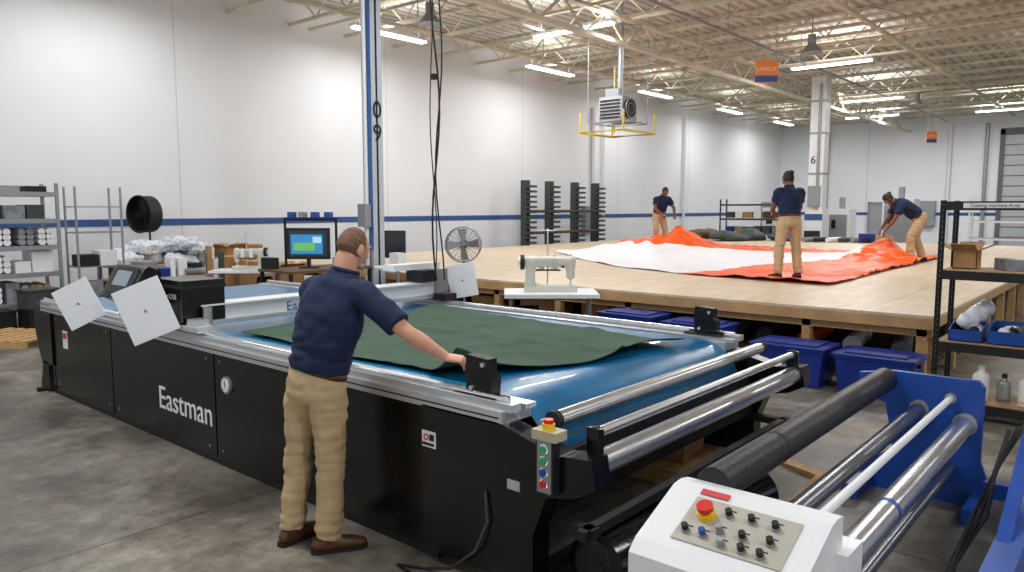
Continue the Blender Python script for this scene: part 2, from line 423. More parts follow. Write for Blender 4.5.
b.bx(x-.25, x+.25, y-.25, y+.25, 0, CZ-.7, WHITEST); b.bx(x-.3, x+.3, y-.3, y+.3, 0, 1.9, WHITEST); b.bx(x-.31, x-.3, y-.31, y+.31, 1.5, 1.72, STRIPE)
b.cyl((x-.32, y-.1, 1.9), (x-.32, y-.1, 6.2), .05, GREYST); b.bx(x-.4, x-.26, y-.2, y+.2, 2.0, 2.7, GREYST)
for z in (3.1, 4.5, 5.6): b.bx(x-.27, x+.27, y-.27, y+.27, z, z+.06, GREYST)
b.text('61', .4, Matrix.Translation((x-.26, y, 3.6)) @ Matrix.Rotation(-pi/2, 4, 'Z') @ Matrix.Rotation(pi/2, 4, 'X'), BLACKM)
b.fin('boxed_column', .01)

# ------------------------------------------------------------ unit heater in yellow cage
b = B(); cx, cy = 16.8, 10.8
b.bx(cx-.36, cx+.36, cy-.34, cy+.34, 4.15, 4.75, mat('heater_grey', (150, 152, 155), .5))
for k in range(6): b.bx(cx-.38, cx-.36, cy-.30, cy+.30, 4.21+k*.085, 4.245+k*.085, BLACKM)
b.cyl((cx-.05, cy-.42, 4.45), (cx-.05, cy-.34, 4.45), .24, BLACKM, seg=24); b.circle((cx-.05, cy-.43, 4.45), (0, 1, 0), .24, .014, GREYST); b.circle((cx-.05, cy-.43, 4.45), (0, 1, 0), .14, .008, GREYST)
b.cyl((cx+.1, cy, 4.75), (cx+.1, cy, CZ-.02), .07, GREYST); b.bx(cx-.3, cx-.05, cy-.2, cy+.2, 4.75, 4.95, GREYST)
b.cyl((cx+.3, cy+.3, 3.9), (cx+.3, cy+.3, 5.6), .02, YPIPE, seg=8)
for sx in (-.75, .75):
    for sy in (-.65, .65):
        b.cyl((cx+sx, cy+sy, 3.85), (cx+sx, cy+sy, 4.35), .026, YPIPE, seg=8); b.cyl((cx+sx*.8, cy+sy*.8, 4.1), (cx+sx*.8, cy+sy*.8, CZ-.02), .012, GREYST, seg=6)
b.tube([(cx-.75, cy-.65, 3.85), (cx+.75, cy-.65, 3.85), (cx+.75, cy+.65, 3.85), (cx-.75, cy+.65, 3.85)], .032, YPIPE, 8, True)
b.tube([(cx-.60, cy-.52, 4.1), (cx+.60, cy-.52, 4.1), (cx+.60, cy+.52, 4.1), (cx-.60, cy+.52, 4.1)], .015, GREYST, 6, True)
for k in (-.3, .3): b.bar((cx+k, cy-.52, 4.12), (cx+k, cy+.52, 4.12), .04, GREYST)
b.fin('hanging_unit_heater')

def sign(x, y, z, w, h, txt):
    b = B(); M = Matrix.Translation((x, y, z)) @ Matrix.Rotation(radians(-49), 4, 'Z')
    R = M.to_3x3()
    b.box((x, y, z), (w, .02, h), SIGNO, R); b.box(V((x, y, z))+R @ V((0, -.012, -h*.32)), (w*.98, .004, h*.3), STRIPE, R)
    b.text(txt, h*.24, M @ Matrix.Translation((0, -.014, h*.12)) @ Matrix.Rotation(pi/2, 4, 'X'), WTXT)
    for t in (-.4, .4):
        q = V((x, y, z+h/2))+R @ V((t*w, 0, 0)); b.cyl(q, (q.x, q.y, CZ-.05), .006, GREYST, seg=5)
    b.fin('hanging_sign')
sign(19.5, 8.0, 5.45, .60, .56, 'LAYOUT'); sign(33.5, 7.0, 4.7, .4, .45, 'AREA')

b = B()
for (xx, z0, z1, r) in ((24.6, .9, 5.8, .09), (25.3, 1.4, 6.2, .05), (32, 0.01, 6.1, .06)):
    b.cyl((xx, WY-.12, z0), (xx, WY-.12, z1), r, WHITEST, seg=10)
b.bx(23.9, 24.4, WY-.25, WY-.02, 1.0, 2.0, GREYST)
b.fin('wall_conduits', origin=False)
b = B()
for (yy, r, m_) in ((6.7, .09, GREYST), (8.3, .06, WHITEST), (14.3, .06, GREYST)):
    b.cyl((FX-.13, yy, 0.01), (FX-.13, yy, 6.1), r, m_, seg=10)
b.bx(FX-.3, FX-.02, 8.8, 9.8, 1.0, 2.3, GREYST)
b.fin('far_wall_downpipes', origin=False)

# ------------------------------------------------------------ cutting machine
b = B()
X0, X1, Y0, Y1 = 2.75, 5.45, 2.15, 8.95
segs = [(2.95, 3.9), (3.92, 5.28), (5.30, 7.15), (7.17, 8.62)]
for (a, c) in segs:
    b.bx(X0, X0+.05, a, c, .05, .86, BLACK); b.bx(X1-.05, X1, a, c, .05, .86, BLACK)
b.bx(X0+.06, X1-.06, 3.6, 8.5, .06, .84, BLACKM)
b.bx(X0+.01, X0+.05, 2.9, 8.7, .0, .05, BLACKM)
for xa, xb in ((X0-.03, X0+.1), (X1-.1, X1+.03)):
    b.prism([(2.98, .07), (2.98, .87), (2.42, .87), (2.22, .82), (2.05, .78), (1.86, .80), (1.84, .66), (1.95, .60), (2.12, .56), (2.2, .35), (2.2, .07)], 'x', xa, xb, BLACK)
for xa, xb in ((X0-.02, X0+.06), (X1-.06, X1+.02)):
    b.prism([(8.62, .3), (8.62, .93), (9.0, .93), (9.08, .86), (9.1, .72), (9.02, .45), (8.92, .3)], 'x', xa, xb, BLACK)
    b.prism([(8.75, .02), (8.75, .32), (8.9, .32), (9.0, .02)], 'x', xa, xb, BLACKM)
    b.cyl(((xa+xb)/2-.12, 8.87, .02), ((xa+xb)/2+.12, 8.87, .02), .03, BLACKM)
b.cyl((X0+.05, 8.95, .82), (X1-.05, 8.95, .82), .1, DCHROME)
b.bx(X0, X1, 8.6, 8.68, .06, .7, BLACK)
for xa, sgn in ((X0, 1), (X1, -1)):
    lo, hi = sorted((xa-.03*sgn, xa+.20*sgn)); b.bx(lo, hi, 2.40, 8.85, .86, .925, ALU)
    lo, hi = sorted((xa-.01*sgn, xa+.06*sgn)); b.bx(lo, hi, 2.35, 8.9, .925, .965, ALU)
    lo, hi = sorted((xa+.10*sgn, xa+.18*sgn)); b.bx(lo, hi, 2.35, 8.9, .925, .95, ALU)
    lo, hi = sorted((xa+.065*sgn, xa+.095*sgn)); b.bx(lo, hi, 2.4, 8.9, .925, .935, BLACKM)
    b.cyl((xa+.03*sgn, 2.4, .975), (xa+.03*sgn, 8.9, .975), .012, CHROME, seg=10)
    lo, hi = sorted((xa-.032*sgn, xa-.03*sgn)); b.bx(lo, hi, 2.42, 8.84, .888, .896, BLACKM)
prof = [(8.9, .94)]
for i in range(12): prof.append((8.9-(i+1)*(8.9-2.65)/12, .94))
for i in range(1, 10):
    a = radians(90+i*14); prof.append((2.62+cos(a)*.34, .62+sin(a)*.32))
xa, xb = X0+.2, X1-.2
vs = []; fs = []
for (y, z) in prof: vs += [(xa, y, z), (xb, y, z)]
for i in range(len(prof)-1): fs.append((2*i, 2*i+1, 2*i+3, 2*i+2))
b.add(vs, fs, BELT, True)
b.bx(xa, xa+.05, 2.7, 8.85, .941, .944, BELT2)
b.cyl((X0+.1, 2.17, .905), (X1-.1, 2.17, .905), .04, CHROME, seg=28)
b.cyl((X0+.1, 2.255, .87), (X1-.1, 2.255, .87), .018, ALU)
b.cyl((X0+.1, 1.93, .885), (X1-.1, 1.93, .885), .024, CHROME, seg=24)
b.cyl((X0+.1, 1.925, .735), (X1-.1, 1.925, .735), .06, CHROME, seg=32)
for x in (X0+.1, X1-.1):
    b.cyl((x-.02, 1.93, .885), (x+.02, 1.93, .885), .032, BLACKM); b.cyl((x-.02, 2.17, .905), (x+.02, 2.17, .905), .045, BLACKM)
    b.bx(x-.012, x+.012, 1.89, 1.97, .68, .91, BLACK)
b.bx(X0+.1, X1-.1, 2.24, 2.30, .56, .68, BLACKM)
for z in (.08, .40):
    b.bx(X0+.05, X1-.05, 2.22, 2.28, z, z+.06, BLACKM)
b.bx(X0+.05, X1-.05, 1.95, 2.0, .36, .41, BLACKM)
for x in (X0+.12, X1-.12):
    b.bx(x-.03, x+.03, 2.2, 3.6, .08, .15, BLACKM); b.bx(x-.03, x+.03, 1.93, 2.25, .36, .41, BLACKM)
    b.cyl((x, 2.27, 0), (x, 2.27, .1), .03, GREYST); b.cyl((x, 3.4, 0), (x, 3.4, .1), .03, GREYST)
for x in (X0+.07, X1-.07):
    b.prism([(2.53, .93), (2.52, 1.06), (2.55, 1.09), (2.55, 1.16), (2.70, 1.17), (2.71, 1.10), (2.70, .93)], 'x', x-.035, x+.035, BLACK)
    b.bx(x-.06, x+.06, 2.48, 2.78, .945, .965, BLACKM)
    b.cyl((x-.05, 2.58, 1.13), (x-.035, 2.58, 1.13), .012, ALU); b.cyl((x-.05, 2.66, 1.0), (x-.035, 2.66, 1.0), .012, ALU)
b.bx(X0-.08, X0-.03, 2.04, 2.14, .60, .88, BLACKM); b.bx(X0-.085, X0-.08, 2.05, 2.13, .61, .87, GREYST)
b.bx(X0-.09, X0-.0, 2.02, 2.16, .86, .905, mat('beige_box', (178, 168, 140), .5))
b.cyl((X0-.05, 2.09, .905), (X0-.05, 2.09, .935), .03, YEL); b.cyl((X0-.05, 2.09, .935), (X0-.05, 2.09, .955), .024, RED)
for k, (z, m_) in enumerate(((.82, GRNB), (.765, GRNB), (.71, BLUEM), (.655, RED))):
    b.cyl((X0-.10, 2.09, z), (X0-.085, 2.09, z), .017, m_); b.circle((X0-.087, 2.09, z), (1, 0, 0), .021, .003, ALU, 16)
b.bx(X0-.034, X0-.03, 2.87, 2.975, .64, .73, WTXT)
b.circle((X0-.036, 2.94, .695), (1, 0, 0), .016, .004, RED, 16); b.bx(X0-.037, X0-.034, 2.88, 2.97, .65, .665, BLACKM); b.bx(X0-.037, X0-.034, 2.88, 2.915, .68, .715, BLACKM)
b.bx(X0-.034, X0-.03, 2.28, 2.36, .55, .60, ALU)
b.bx(X0-.004, X0, 8.22, 8.34, .52, .70, WTXT); b.bx(X0-.006, X0-.004, 8.23, 8.33, .62, .68, RED)
b.cyl((X0-.02, 5.1, .64), (X0, 5.1, .64), .065, GREYST, seg=24); b.cyl((X0-.024, 5.1, .64), (X0-.018, 5.1, .64), .05, WTXT, seg=24); b.box((X0-.026, 5.1, .655), (.003, .006, .05), BLACKM)
Mt = Matrix(((0, 0, -1, X0-.002), (-1, 0, 0, 5.79), (0, 1, 0, .36), (0, 0, 0, 1)))
b.text('Eastman', .27, Mt, WTXT, .002)
for yy in (4.0, 5.2, 5.4, 7.05, 7.25, 8.5):
    for zz in (.12, .8): b.cyl((X0-.006, yy, zz), (X0, yy, zz), .01, GREYST, seg=8)
# power cord hanging from the corner to the floor
b.tube([(X0-.04, 2.5, .5), (X0-.05, 2.48, .35), (X0-.07, 2.55, .18), (X0-.10, 2.7, .05), (X0-.12, 2.85, .012), (X0-.2, 3.0, .012), (X0-.22, 2.8, .012)], .008, BLACKM, 6)
# gantry
GY = 5.75
b.bx(X0+.05, X1+.05, GY-.08, GY+.08, 1.0, 1.16, WHITEST); b.bx(X0+.1, X1+.0, GY-.1, GY-.08, 1.02, 1.045, ALU); b.bx(X0+.1, X1+.0, GY-.095, GY-.08, 1.13, 1.15, ALU)
b.bx(X0+.1, X1, GY-.11, GY+.11, 1.16, 1.172, WHITEST)
Mg = Matrix(((1, 0, 0, 3.82), (0, 0, -1, GY-.084), (0, 1, 0, 1.085), (0, 0, 0, 1)))
b.text('Eastman', .12, Mg, BTXT)
b.bx(X0-.04, X0+.12, GY-.3, GY+1.1, .985, 1.03, ALU); b.bx(X1-.1, X1+.08, GY-.25, GY+.4, .985, 1.05, BLACKM)
b.bx(X0-.05, X0+.30, GY-.10, GY+.34, 1.05, 1.37, BLACK); b.bx(X0-.06, X0+.31, GY-.11, GY+.35, 1.31, 1.33, BLACKM)
b.text('Cutter C125', .055, Matrix(((0, 0, -1, X0-.053), (-1, 0, 0, GY+.13), (0, 1, 0, 1.24), (0, 0, 0, 1))), WTXT)
b.cyl((X0+.12, GY-.16, 1.0), (X0+.12, GY-.16, 1.16), .035, GREYST)
b.bx(X0-.03, X0+.08, GY-.25, GY-.12, 1.0, 1.08, ALU); b.bx(X0+.02, X0+.14, GY+.4, GY+.52, 1.0, 1.26, ALU)
b.bx(X1-.08, X1+.08, GY-.12, GY+.25, 1.05, 1.30, GREYST); b.bx(X1-.55, X1+.08, GY+.0, GY+.16, 1.30, 1.36, WHITEST); b.bx(X1-.3, X1-.1, GY-.14, GY+.1, 1.18, 1.30, BLACKM)
Rc = Matrix.Rotation(radians(28), 3, 'Y')
cc = V((X0-.14, 6.30, 1.31))
b.loft([cc+V((0, -.26, 0)), cc+V((0, .30, 0))], [(.155, .075), (.155, .075)], BLACK, ref=Rc @ V((0, 0, 1)), seg=28, sq=5, cap='flat')
b.box(cc+Rc @ V((-.078, .02, 0)), (.006, .42, .22), GLASSD, Rc)
b.box(cc+Rc @ V((-.082, .04, .02)), (.004, .27, .13), mat('console_display', (120, 130, 140), .2, emit=.35), Rc)
b.cyl((cc.x+.05, 6.28, 1.15), (cc.x+.05, 6.52, 1.15), .05, BLACKM); b.bx(X0-.09, X0+.05, 6.3, 6.5, .98, 1.20, BLACK)
b.bx(X0-.02, X0+.25, 6.2, 6.75, 1.0, 1.10, BLACKM)
machine = b.fin('conveyor_cutting_machine', .004, origin=True)

def sheet(name, c, ex, ey, w, h):
    ex = V(ex).normalized(); ey = V(ey); ey = (ey-ex*ey.dot(ex)).normalized(); n = ex.cross(ey)
    R = Matrix((ex, ey, n)).transposed(); b = B(); b.box(c, (w, h, .008), WHITEP, R)
    b.cyl(V(c)-n*.008, V(c)+n*.008, .012, GREYST)
    o = b.fin(name, .002); return o
sheet('white_guard_panel', (2.53, 5.89, 1.14), (.234, -.273, .145), (-.11, .13, .43), .39, .44)
sheet('white_guard_panel', (2.48, 7.10, 1.10), (.20, -.23, .15), (-.11, .13, .33), .34, .37)
sheet('white_guard_panel', (5.76, 5.64, 1.155), (.195, -.228, .05), (-.03, .03, .35), .30, .36)

# green canvas on the belt
A = V((3.04, 5.40, 0)); Bq = V((5.2, 5.5, 0)); Cq = V((4.86, 2.50, 0)); D = V((3.02, 2.95, 0))
def fab(u, v):
    p = (A*(1-u)+D*u)*(1-v)+(Bq*(1-u)+Cq*u)*v
    p.x += .05*sin(u*9)*(1-v)*(1 if u < .9 else 0)*.6; p.y += .06*sin(v*8+1)*u+.10*sin(v*6)*(1-u)
    z = .954+.012*(noise.noise(V((p.x*1.6, p.y*1.3, 0)))+.6)+.022*max(0, noise.noise(V((p.x*2.5, p.y*5, 3))))
    z += .02*math.exp(-((v-.45-.2*u)/.03)**2)*(u > .05)
    k = math.exp(-(((p.x-2.98)/.22)**2+((p.y-2.90)/.22)**2)); z += .17*k; p.x -= .05*k; p.y -= .04*k
    e = max(0, u-.93)/.07; z += .05*e*e*(0.5+.5*sin(v*7+2))
    return V((p.x, p.y, z))
b = B(); b.grid(fab, 110, 90, GREEN); b.fin('green_canvas_sheet', thick=.003)

b = B()
for k, (dx, r) in enumerate(((0, .010), (.05, .008), (-.04, .006))):
    b.tube([(5.3+dx+.03*sin(t*.5+k*2), GY-.2+.03*cos(t*.6+k), 6.2-(6.2-1.2)*t/24) for t in range(25)], r, BLACKM, 6)
for dz in (4.9, 3.2): b.cyl((5.29, GY-.2, dz), (5.29, GY-.2, dz+.05), .04, BLACKM, seg=10)
b.cyl((5.3, GY-.2, 6.15), (5.3, GY-.2, CZ-.02), .012, BLACKM, seg=6)
b.fin('hanging_power_cables')

# ------------------------------------------------------------ fabric roll feeder (foreground right)
b = B()
LX = 5.5
b.cyl((2.86, 1.34, .775), (LX-.05, 1.34, .775), .078, RUBBER, seg=32)
b.cyl((3.5, 1.34, .775), (3.53, 1.34, .775), .0795, BLACKM, seg=32)
b.cyl((2.8, 1.13, .60), (LX, 1.13, .60), .046, DCHROME, seg=28)
b.cyl((2.8, .95, .70), (LX, .95, .70), .02, WHITEST, seg=20)
b.cyl((2.8, .86, .545), (LX, .86, .545), .060, CHROME, seg=32)
b.cyl((3.62, .86, .545), (3.66, .86, .545), .0608, BLUEM, seg=32)
b.cyl((2.8, .92, .25), (LX, .92, .25), .03, DCHROME, seg=20)
b.prism([(1.52, .79), (1.30, .83), (.80, .83), (.765, .79), (.765, .30), (.70, .12), (.70, .0), (1.5, .0), (1.5, .12), (1.28, .3), (1.34, .6), (1.52, .68)], 'x', LX, LX+.05, BLUEM)
b.bx(LX+.05, LX+.3, .85, 1.3, .12, .7, BLUEM)
b.bx(LX-.35, LX+.35, .70, .80, 0, .1, BLUEM); b.bx(LX-.35, LX+.35, 1.4, 1.5, 0, .1, BLUEM)
for (y, z, r) in ((1.34, .775, .05), (1.13, .60, .06), (.86, .545, .072), (.95, .70, .035)):
    b.cyl((LX-.03, y, z), (LX-.001, y, z), r, GREYST); b.cyl((LX-.04, y, z), (LX-.03, y, z), r*.5, BLACKM)
prof = [(2.86, .12), (2.86, .785), (2.80, .795), (2.74, .79), (2.44, .665), (2.39, .62), (2.38, .12)]
b.prism(prof, 'y', .82, 1.46, WHITEST)
b.bx(2.42, 2.82, .86, 1.42, 0, .12, BLACKM)
b.bx(2.80, 2.98, .78, .94, .12, .66, WHITEST)
n = V((-.125, 0, .30)).normalized(); ex = V((0, -1, 0)); ey = V((.30, 0, .125)).normalized()
Rp = Matrix((ex, ey, n)).transposed(); pc = V((2.59, 1.12, .7275))
b.box(pc+n*.004, (.42, .24, .008), mat('control_plate', (176, 172, 160), .4), Rp)
def on(px, py, h): return pc+ex*px+ey*py+n*h
b.box(on(-.15, .155, .006), (.12, .03, .004), mat('red_label', (200, 60, 60), .5), Rp)
b.cyl(on(-.13, .03, .008), on(-.13, .03, .03), .036, YEL, seg=24); b.cyl(on(-.13, .03, .03), on(-.13, .03, .045), .02, RED, seg=20); b.cyl(on(-.13, .03, .045), on(-.13, .03, .062), .032, RED, seg=24)
for i, (px, py) in enumerate(((-.05, .06), (.04, .06), (.13, .06), (-.05, -.03), (.04, -.03), (.14, -.02), (-.17, -.07), (-.10, -.07), (-.02, -.09), (.06, -.09), (.13, -.09))):
    b.cyl(on(px, py, .008), on(px, py, .02), .017, GREYST, seg=16); b.cyl(on(px, py, .02), on(px, py, .042), .013, BLUEM if i == 7 else (GREYST if i in (3, 8) else BLACKM), seg=16)
    b.box(on(px, py+.028, .009), (.035, .006, .002), BLACKM, Rp)
b.bx(2.95, 6.0, .38, .50, .16, .34, BLUEM); b.bar((3.3, .44, .1), (5.4, .5, .62), .06, BLUEM); b.bx(3.0, 3.12, .38, .5, 0, .2, BLUEM); b.bx(5.8, 5.92, .38, .5, 0, .2, BLUEM)
b.bx(2.86, LX, .98, 1.06, .1, .2, BLUEM); b.bx(LX-.04, LX+.04, .42, .75, .1, .2, BLUEM)
for k in range(3):
    b.tube([(5.3+.1*k, .60-.03*k, .60), (5.0+.1*k, .62, .42), (4.8, .62+.03*k, .22), (4.4-.2*k, .7, .05), (3.9, .62, .03)], .012, BLACKM, 8)
b.fin('fabric_roll_feeder', .005)

b = B(); b.cyl((2.95, 1.98, .175), (4.4, 1.80, .175), .173, mat('glossy_black_film', (14, 14, 17), .20, bump=.2, bscale=10), seg=40)
b.cyl((2.935, 1.98, .175), (2.97, 1.98, .175), .05, BLACKM); b.cyl((2.94, 1.98, .175), (2.96, 1.98, .175), .12, BLACKM, r1=.15)
b.fin('black_film_roll', .004)

def pallet(x, y, name='wooden_pallet', w=1.0, d=1.2, a=0):
    b = B(); R = rot_z(a); c = V((x, y, 0))
    for i in range(3): b.box(c+R @ V(((i-1)*w*.45, 0, .045)), (.09, d, .09), PINE, R)
    for i in range(7): b.box(c+R @ V((0, (i-3)*d*.155, .099)), (w, .1, .018), PINE, R)
    return b.fin(name)
pallet(4.95, 2.70, a=.0, w=.75, d=.62)
pallet(3.5, 12.5, a=.5)
def carton(x, y, z, w, d, h, a=0, open_=True, name='cardboard_box'):
    b = B(); R = rot_z(a); c = V((x, y, z)); t = .008
    b.box(c+V((0, 0, t/2)), (w, d, t), CARD, R)
    for s_ in (-1, 1):
        b.box(c+R @ V((s_*(w/2-t/2), 0, h/2)), (t, d, h), CARD, R); b.box(c+R @ V((0, s_*(d/2-t/2), h/2)), (w, t, h), CARD, R)
        if open_:
            b.box(c+R @ V((s_*(w/2+.06), 0, h+.03)), (.16, d, t), CARD, R @ Matrix.Rotation(s_*-.45, 3, 'Y'))
            b.box(c+R @ V((0, s_*(d/2+.06), h+.03)), (w, .16, t), CARD, R @ Matrix.Rotation(s_*.45, 3, 'X'))
    if not open_: b.box(c+V((0, 0, h)), (w, d, t), CARD, R); b.box(c+V((0, 0, h+.005)), (w, .05, .003), mat('tape', (190, 160, 110), .3), R)
    return b.fin(name)
carton(4.95, 2.66, .110, .40, .34, .28, .1)
b = B()
for i, (x, y, a, l) in enumerate(((5.45, 1.80, 1.2, .6), (5.05, 1.66, .05, .7))):
    b.box((x, y, .015+.03*i), (l, .09, .03), PINE, rot_z(a))
b.fin('scrap_lumber')

# ------------------------------------------------------------ big layout table
TZ = .8; TXE = 26.9
b = B(); WT = wood_top_material()
b.bx(8.8, TXE, 1.7, 14.5, TZ-.03, TZ, WT)
b.bx(8.8, 8.85, 1.7, 14.5, TZ-.15, TZ-.03, PLYEDGE); b.bx(8.85, TXE, 1.7, 1.75, TZ-.13, TZ-.03, PLYEDGE)
b.bx(8.9, 9.0, 1.75, 14.4, TZ-.24, TZ-.15, PINE)
y = 1.8
while y < 14.4:
    b.bx(8.9, 9.0, y, y+.1, 0, TZ-.13, PINE); b.bx(11.4, 11.5, y, y+.1, 0, TZ-.03, PINE)
    b.bx(8.92, 11.4, y+.03, y+.07, TZ-.2, TZ-.03, PINE); y += 1.22
x = 9.0
while x < TXE-.1:
    b.bx(x, x+.1, 1.76, 1.86, 0, TZ-.1, PINE); x += 1.22
b.bx(9.05, 11.3, 1.9, 14.3, .12, .15, DARKW)
b.bx(11.55, 11.6, 1.8, 14.4, 0, TZ-.04, DARKW)
b.fin('layout_table', origin=False)

def bin_(x, y, z, w, d, h, m=BIN, lid=True, a=0):
    b = B(); R = rot_z(a); c = V((x, y, z))
    vs = []
    for (k, zz) in ((.9, 0), (1, h)):
        for (sx, sy) in ((-1, -1), (1, -1), (1, 1), (-1, 1)): vs.append(c+R @ V((sx*w/2*k, sy*d/2*k, zz)))
    b.add(vs, [(3, 2, 1, 0), (0, 1, 5, 4), (1, 2, 6, 5), (2, 3, 7, 6), (3, 0, 4, 7)], m)
    b.box(c+V((0, 0, h-.02)), (w+.03, d+.03, .03), m, R)
    if lid:
        b.box(c+V((0, 0, h+.005)), (w+.05, d+.05, .03), m, R); b.box(c+V((0, 0, h+.03)), (w*.8, d*.8, .02), m, R)
    for s_ in (-1, 1): b.box(c+R @ V((0, s_*(d/2+.01), h-.06)), (.14, .03, .05), m, R)
    return b.fin('storage_tote', .008)
bin_(8.35, 3.0, 0, .50, .78, .42); bin_(8.38, 2.12, 0, .50, .76, .40); bin_(8.45, 5.15, .0, .45, .8, .55); bin_(8.45, 4.2, .0, .45, .75, .52)
for i, (y, w, h) in enumerate(((6.3, .5, .35), (7.4, .7, .4), (8.6, .5, .3), (10.2, .6, .35))):
    carton(9.5, y, .151, .5, w, h, .1*i, False)
b = B()
for i in range(6): b.cyl((9.6, 2.2+i*.55, .265), (10.6, 2.4+i*.5, .265), .11, (GREYB, WVINYL, ORANGE, RACKD)[i % 4], seg=18)
b.fin('stored_fabric_rolls')

# tarp on table
TA, TB, TC, TD = V((11.3, 3.6, 0)), V((15.7, 12.0, 0)), V((21.0, 10.8, 0)), V((19.5, 3.7, 0))
def tcol(u, v):
    w_ = .02*sin(v*14)+.02*sin(u*17)
    if u+w_ < .31-.21*v: return ORANGE
    if v+w_ > .34+(1-u)*.85: return ORANGE
    return WVINYL
def tarp(u, v):
    p = (TA*(1-u)+TB*u)*(1-v)+(TD*(1-u)+TC*u)*v
    p.x -= 1.15*sin(pi*u)*(1-v)**1.5
    p.x += .25*noise.noise(V((u*5, v*4, 1))); p.y += .25*noise.noise(V((u*5, v*4, 8)))
    z = TZ+.012+.03*max(0, noise.noise(V((p.x*.9, p.y*.9, 0))))+.04*max(0, noise.noise(V((p.x*2.3, p.y*1.4, 5))))
    dx, dy = p.x-18.35, p.y-9.7
    k = math.exp(-math.sqrt((dx/.55)**2+(dy/.62)**2+.03)); z += .68*k*(1+.25*noise.noise(V((p.x*4, p.y*4, 3))))
    k = math.exp(-(((p.x-17.6)/.8)**2+((p.y-10.7)/1.0)**2)); z += .16*k*(1+.8*noise.noise(V((p.x*3, p.y*3, 4))))
    k = math.exp(-(((p.x-17.25)/.40)**2+((p.y-4.35)/.40)**2)); z += .32*k
    k = math.exp(-(((p.x-17.0)/1.4)**2+((p.y-4.7)/.7)**2)); z += .18*k*(1+.9*noise.noise(V((p.x*2.6, p.y*2.6, 9))))
    e1 = max(0, min(1, (.33-.21*v-u)/.12)); e2 = max(0, min(1, (v-.34-(1-u)*.85)/.12)); e = max(e1, e2)
    z += e*(.08*(1-abs(noise.noise(V((p.x*1.3+p.y*.8, p.y*.5-p.x*.2, 2))))*3.2)**2*.5 + .06*abs(noise.noise(V((p.x*3.5, p.y*2.5, 6)))))
    return V((p.x, p.y, z))
b = B(); b.grid(tarp, 200, 150, WVINYL, tcol)
b.fin('orange_and_white_tarpaulin', thick=.004)

# ------------------------------------------------------------ people
def head_fn(p):
    x, y, z = p
    q = V((x, y, z))
    if z < 0:
        q.y *= 1-.38*(-z)**1.3
        if x > 0: q.x *= 1-.10*(-z)
        else: q.x *= 1-.50*(-z)
        q.x += .14*(-z)
    else:
        q.y *= 1-.05*z; q.x -= .05*z
    if x > .75: q.x = .75+(x-.75)*.45+(q.x-x)
    return q

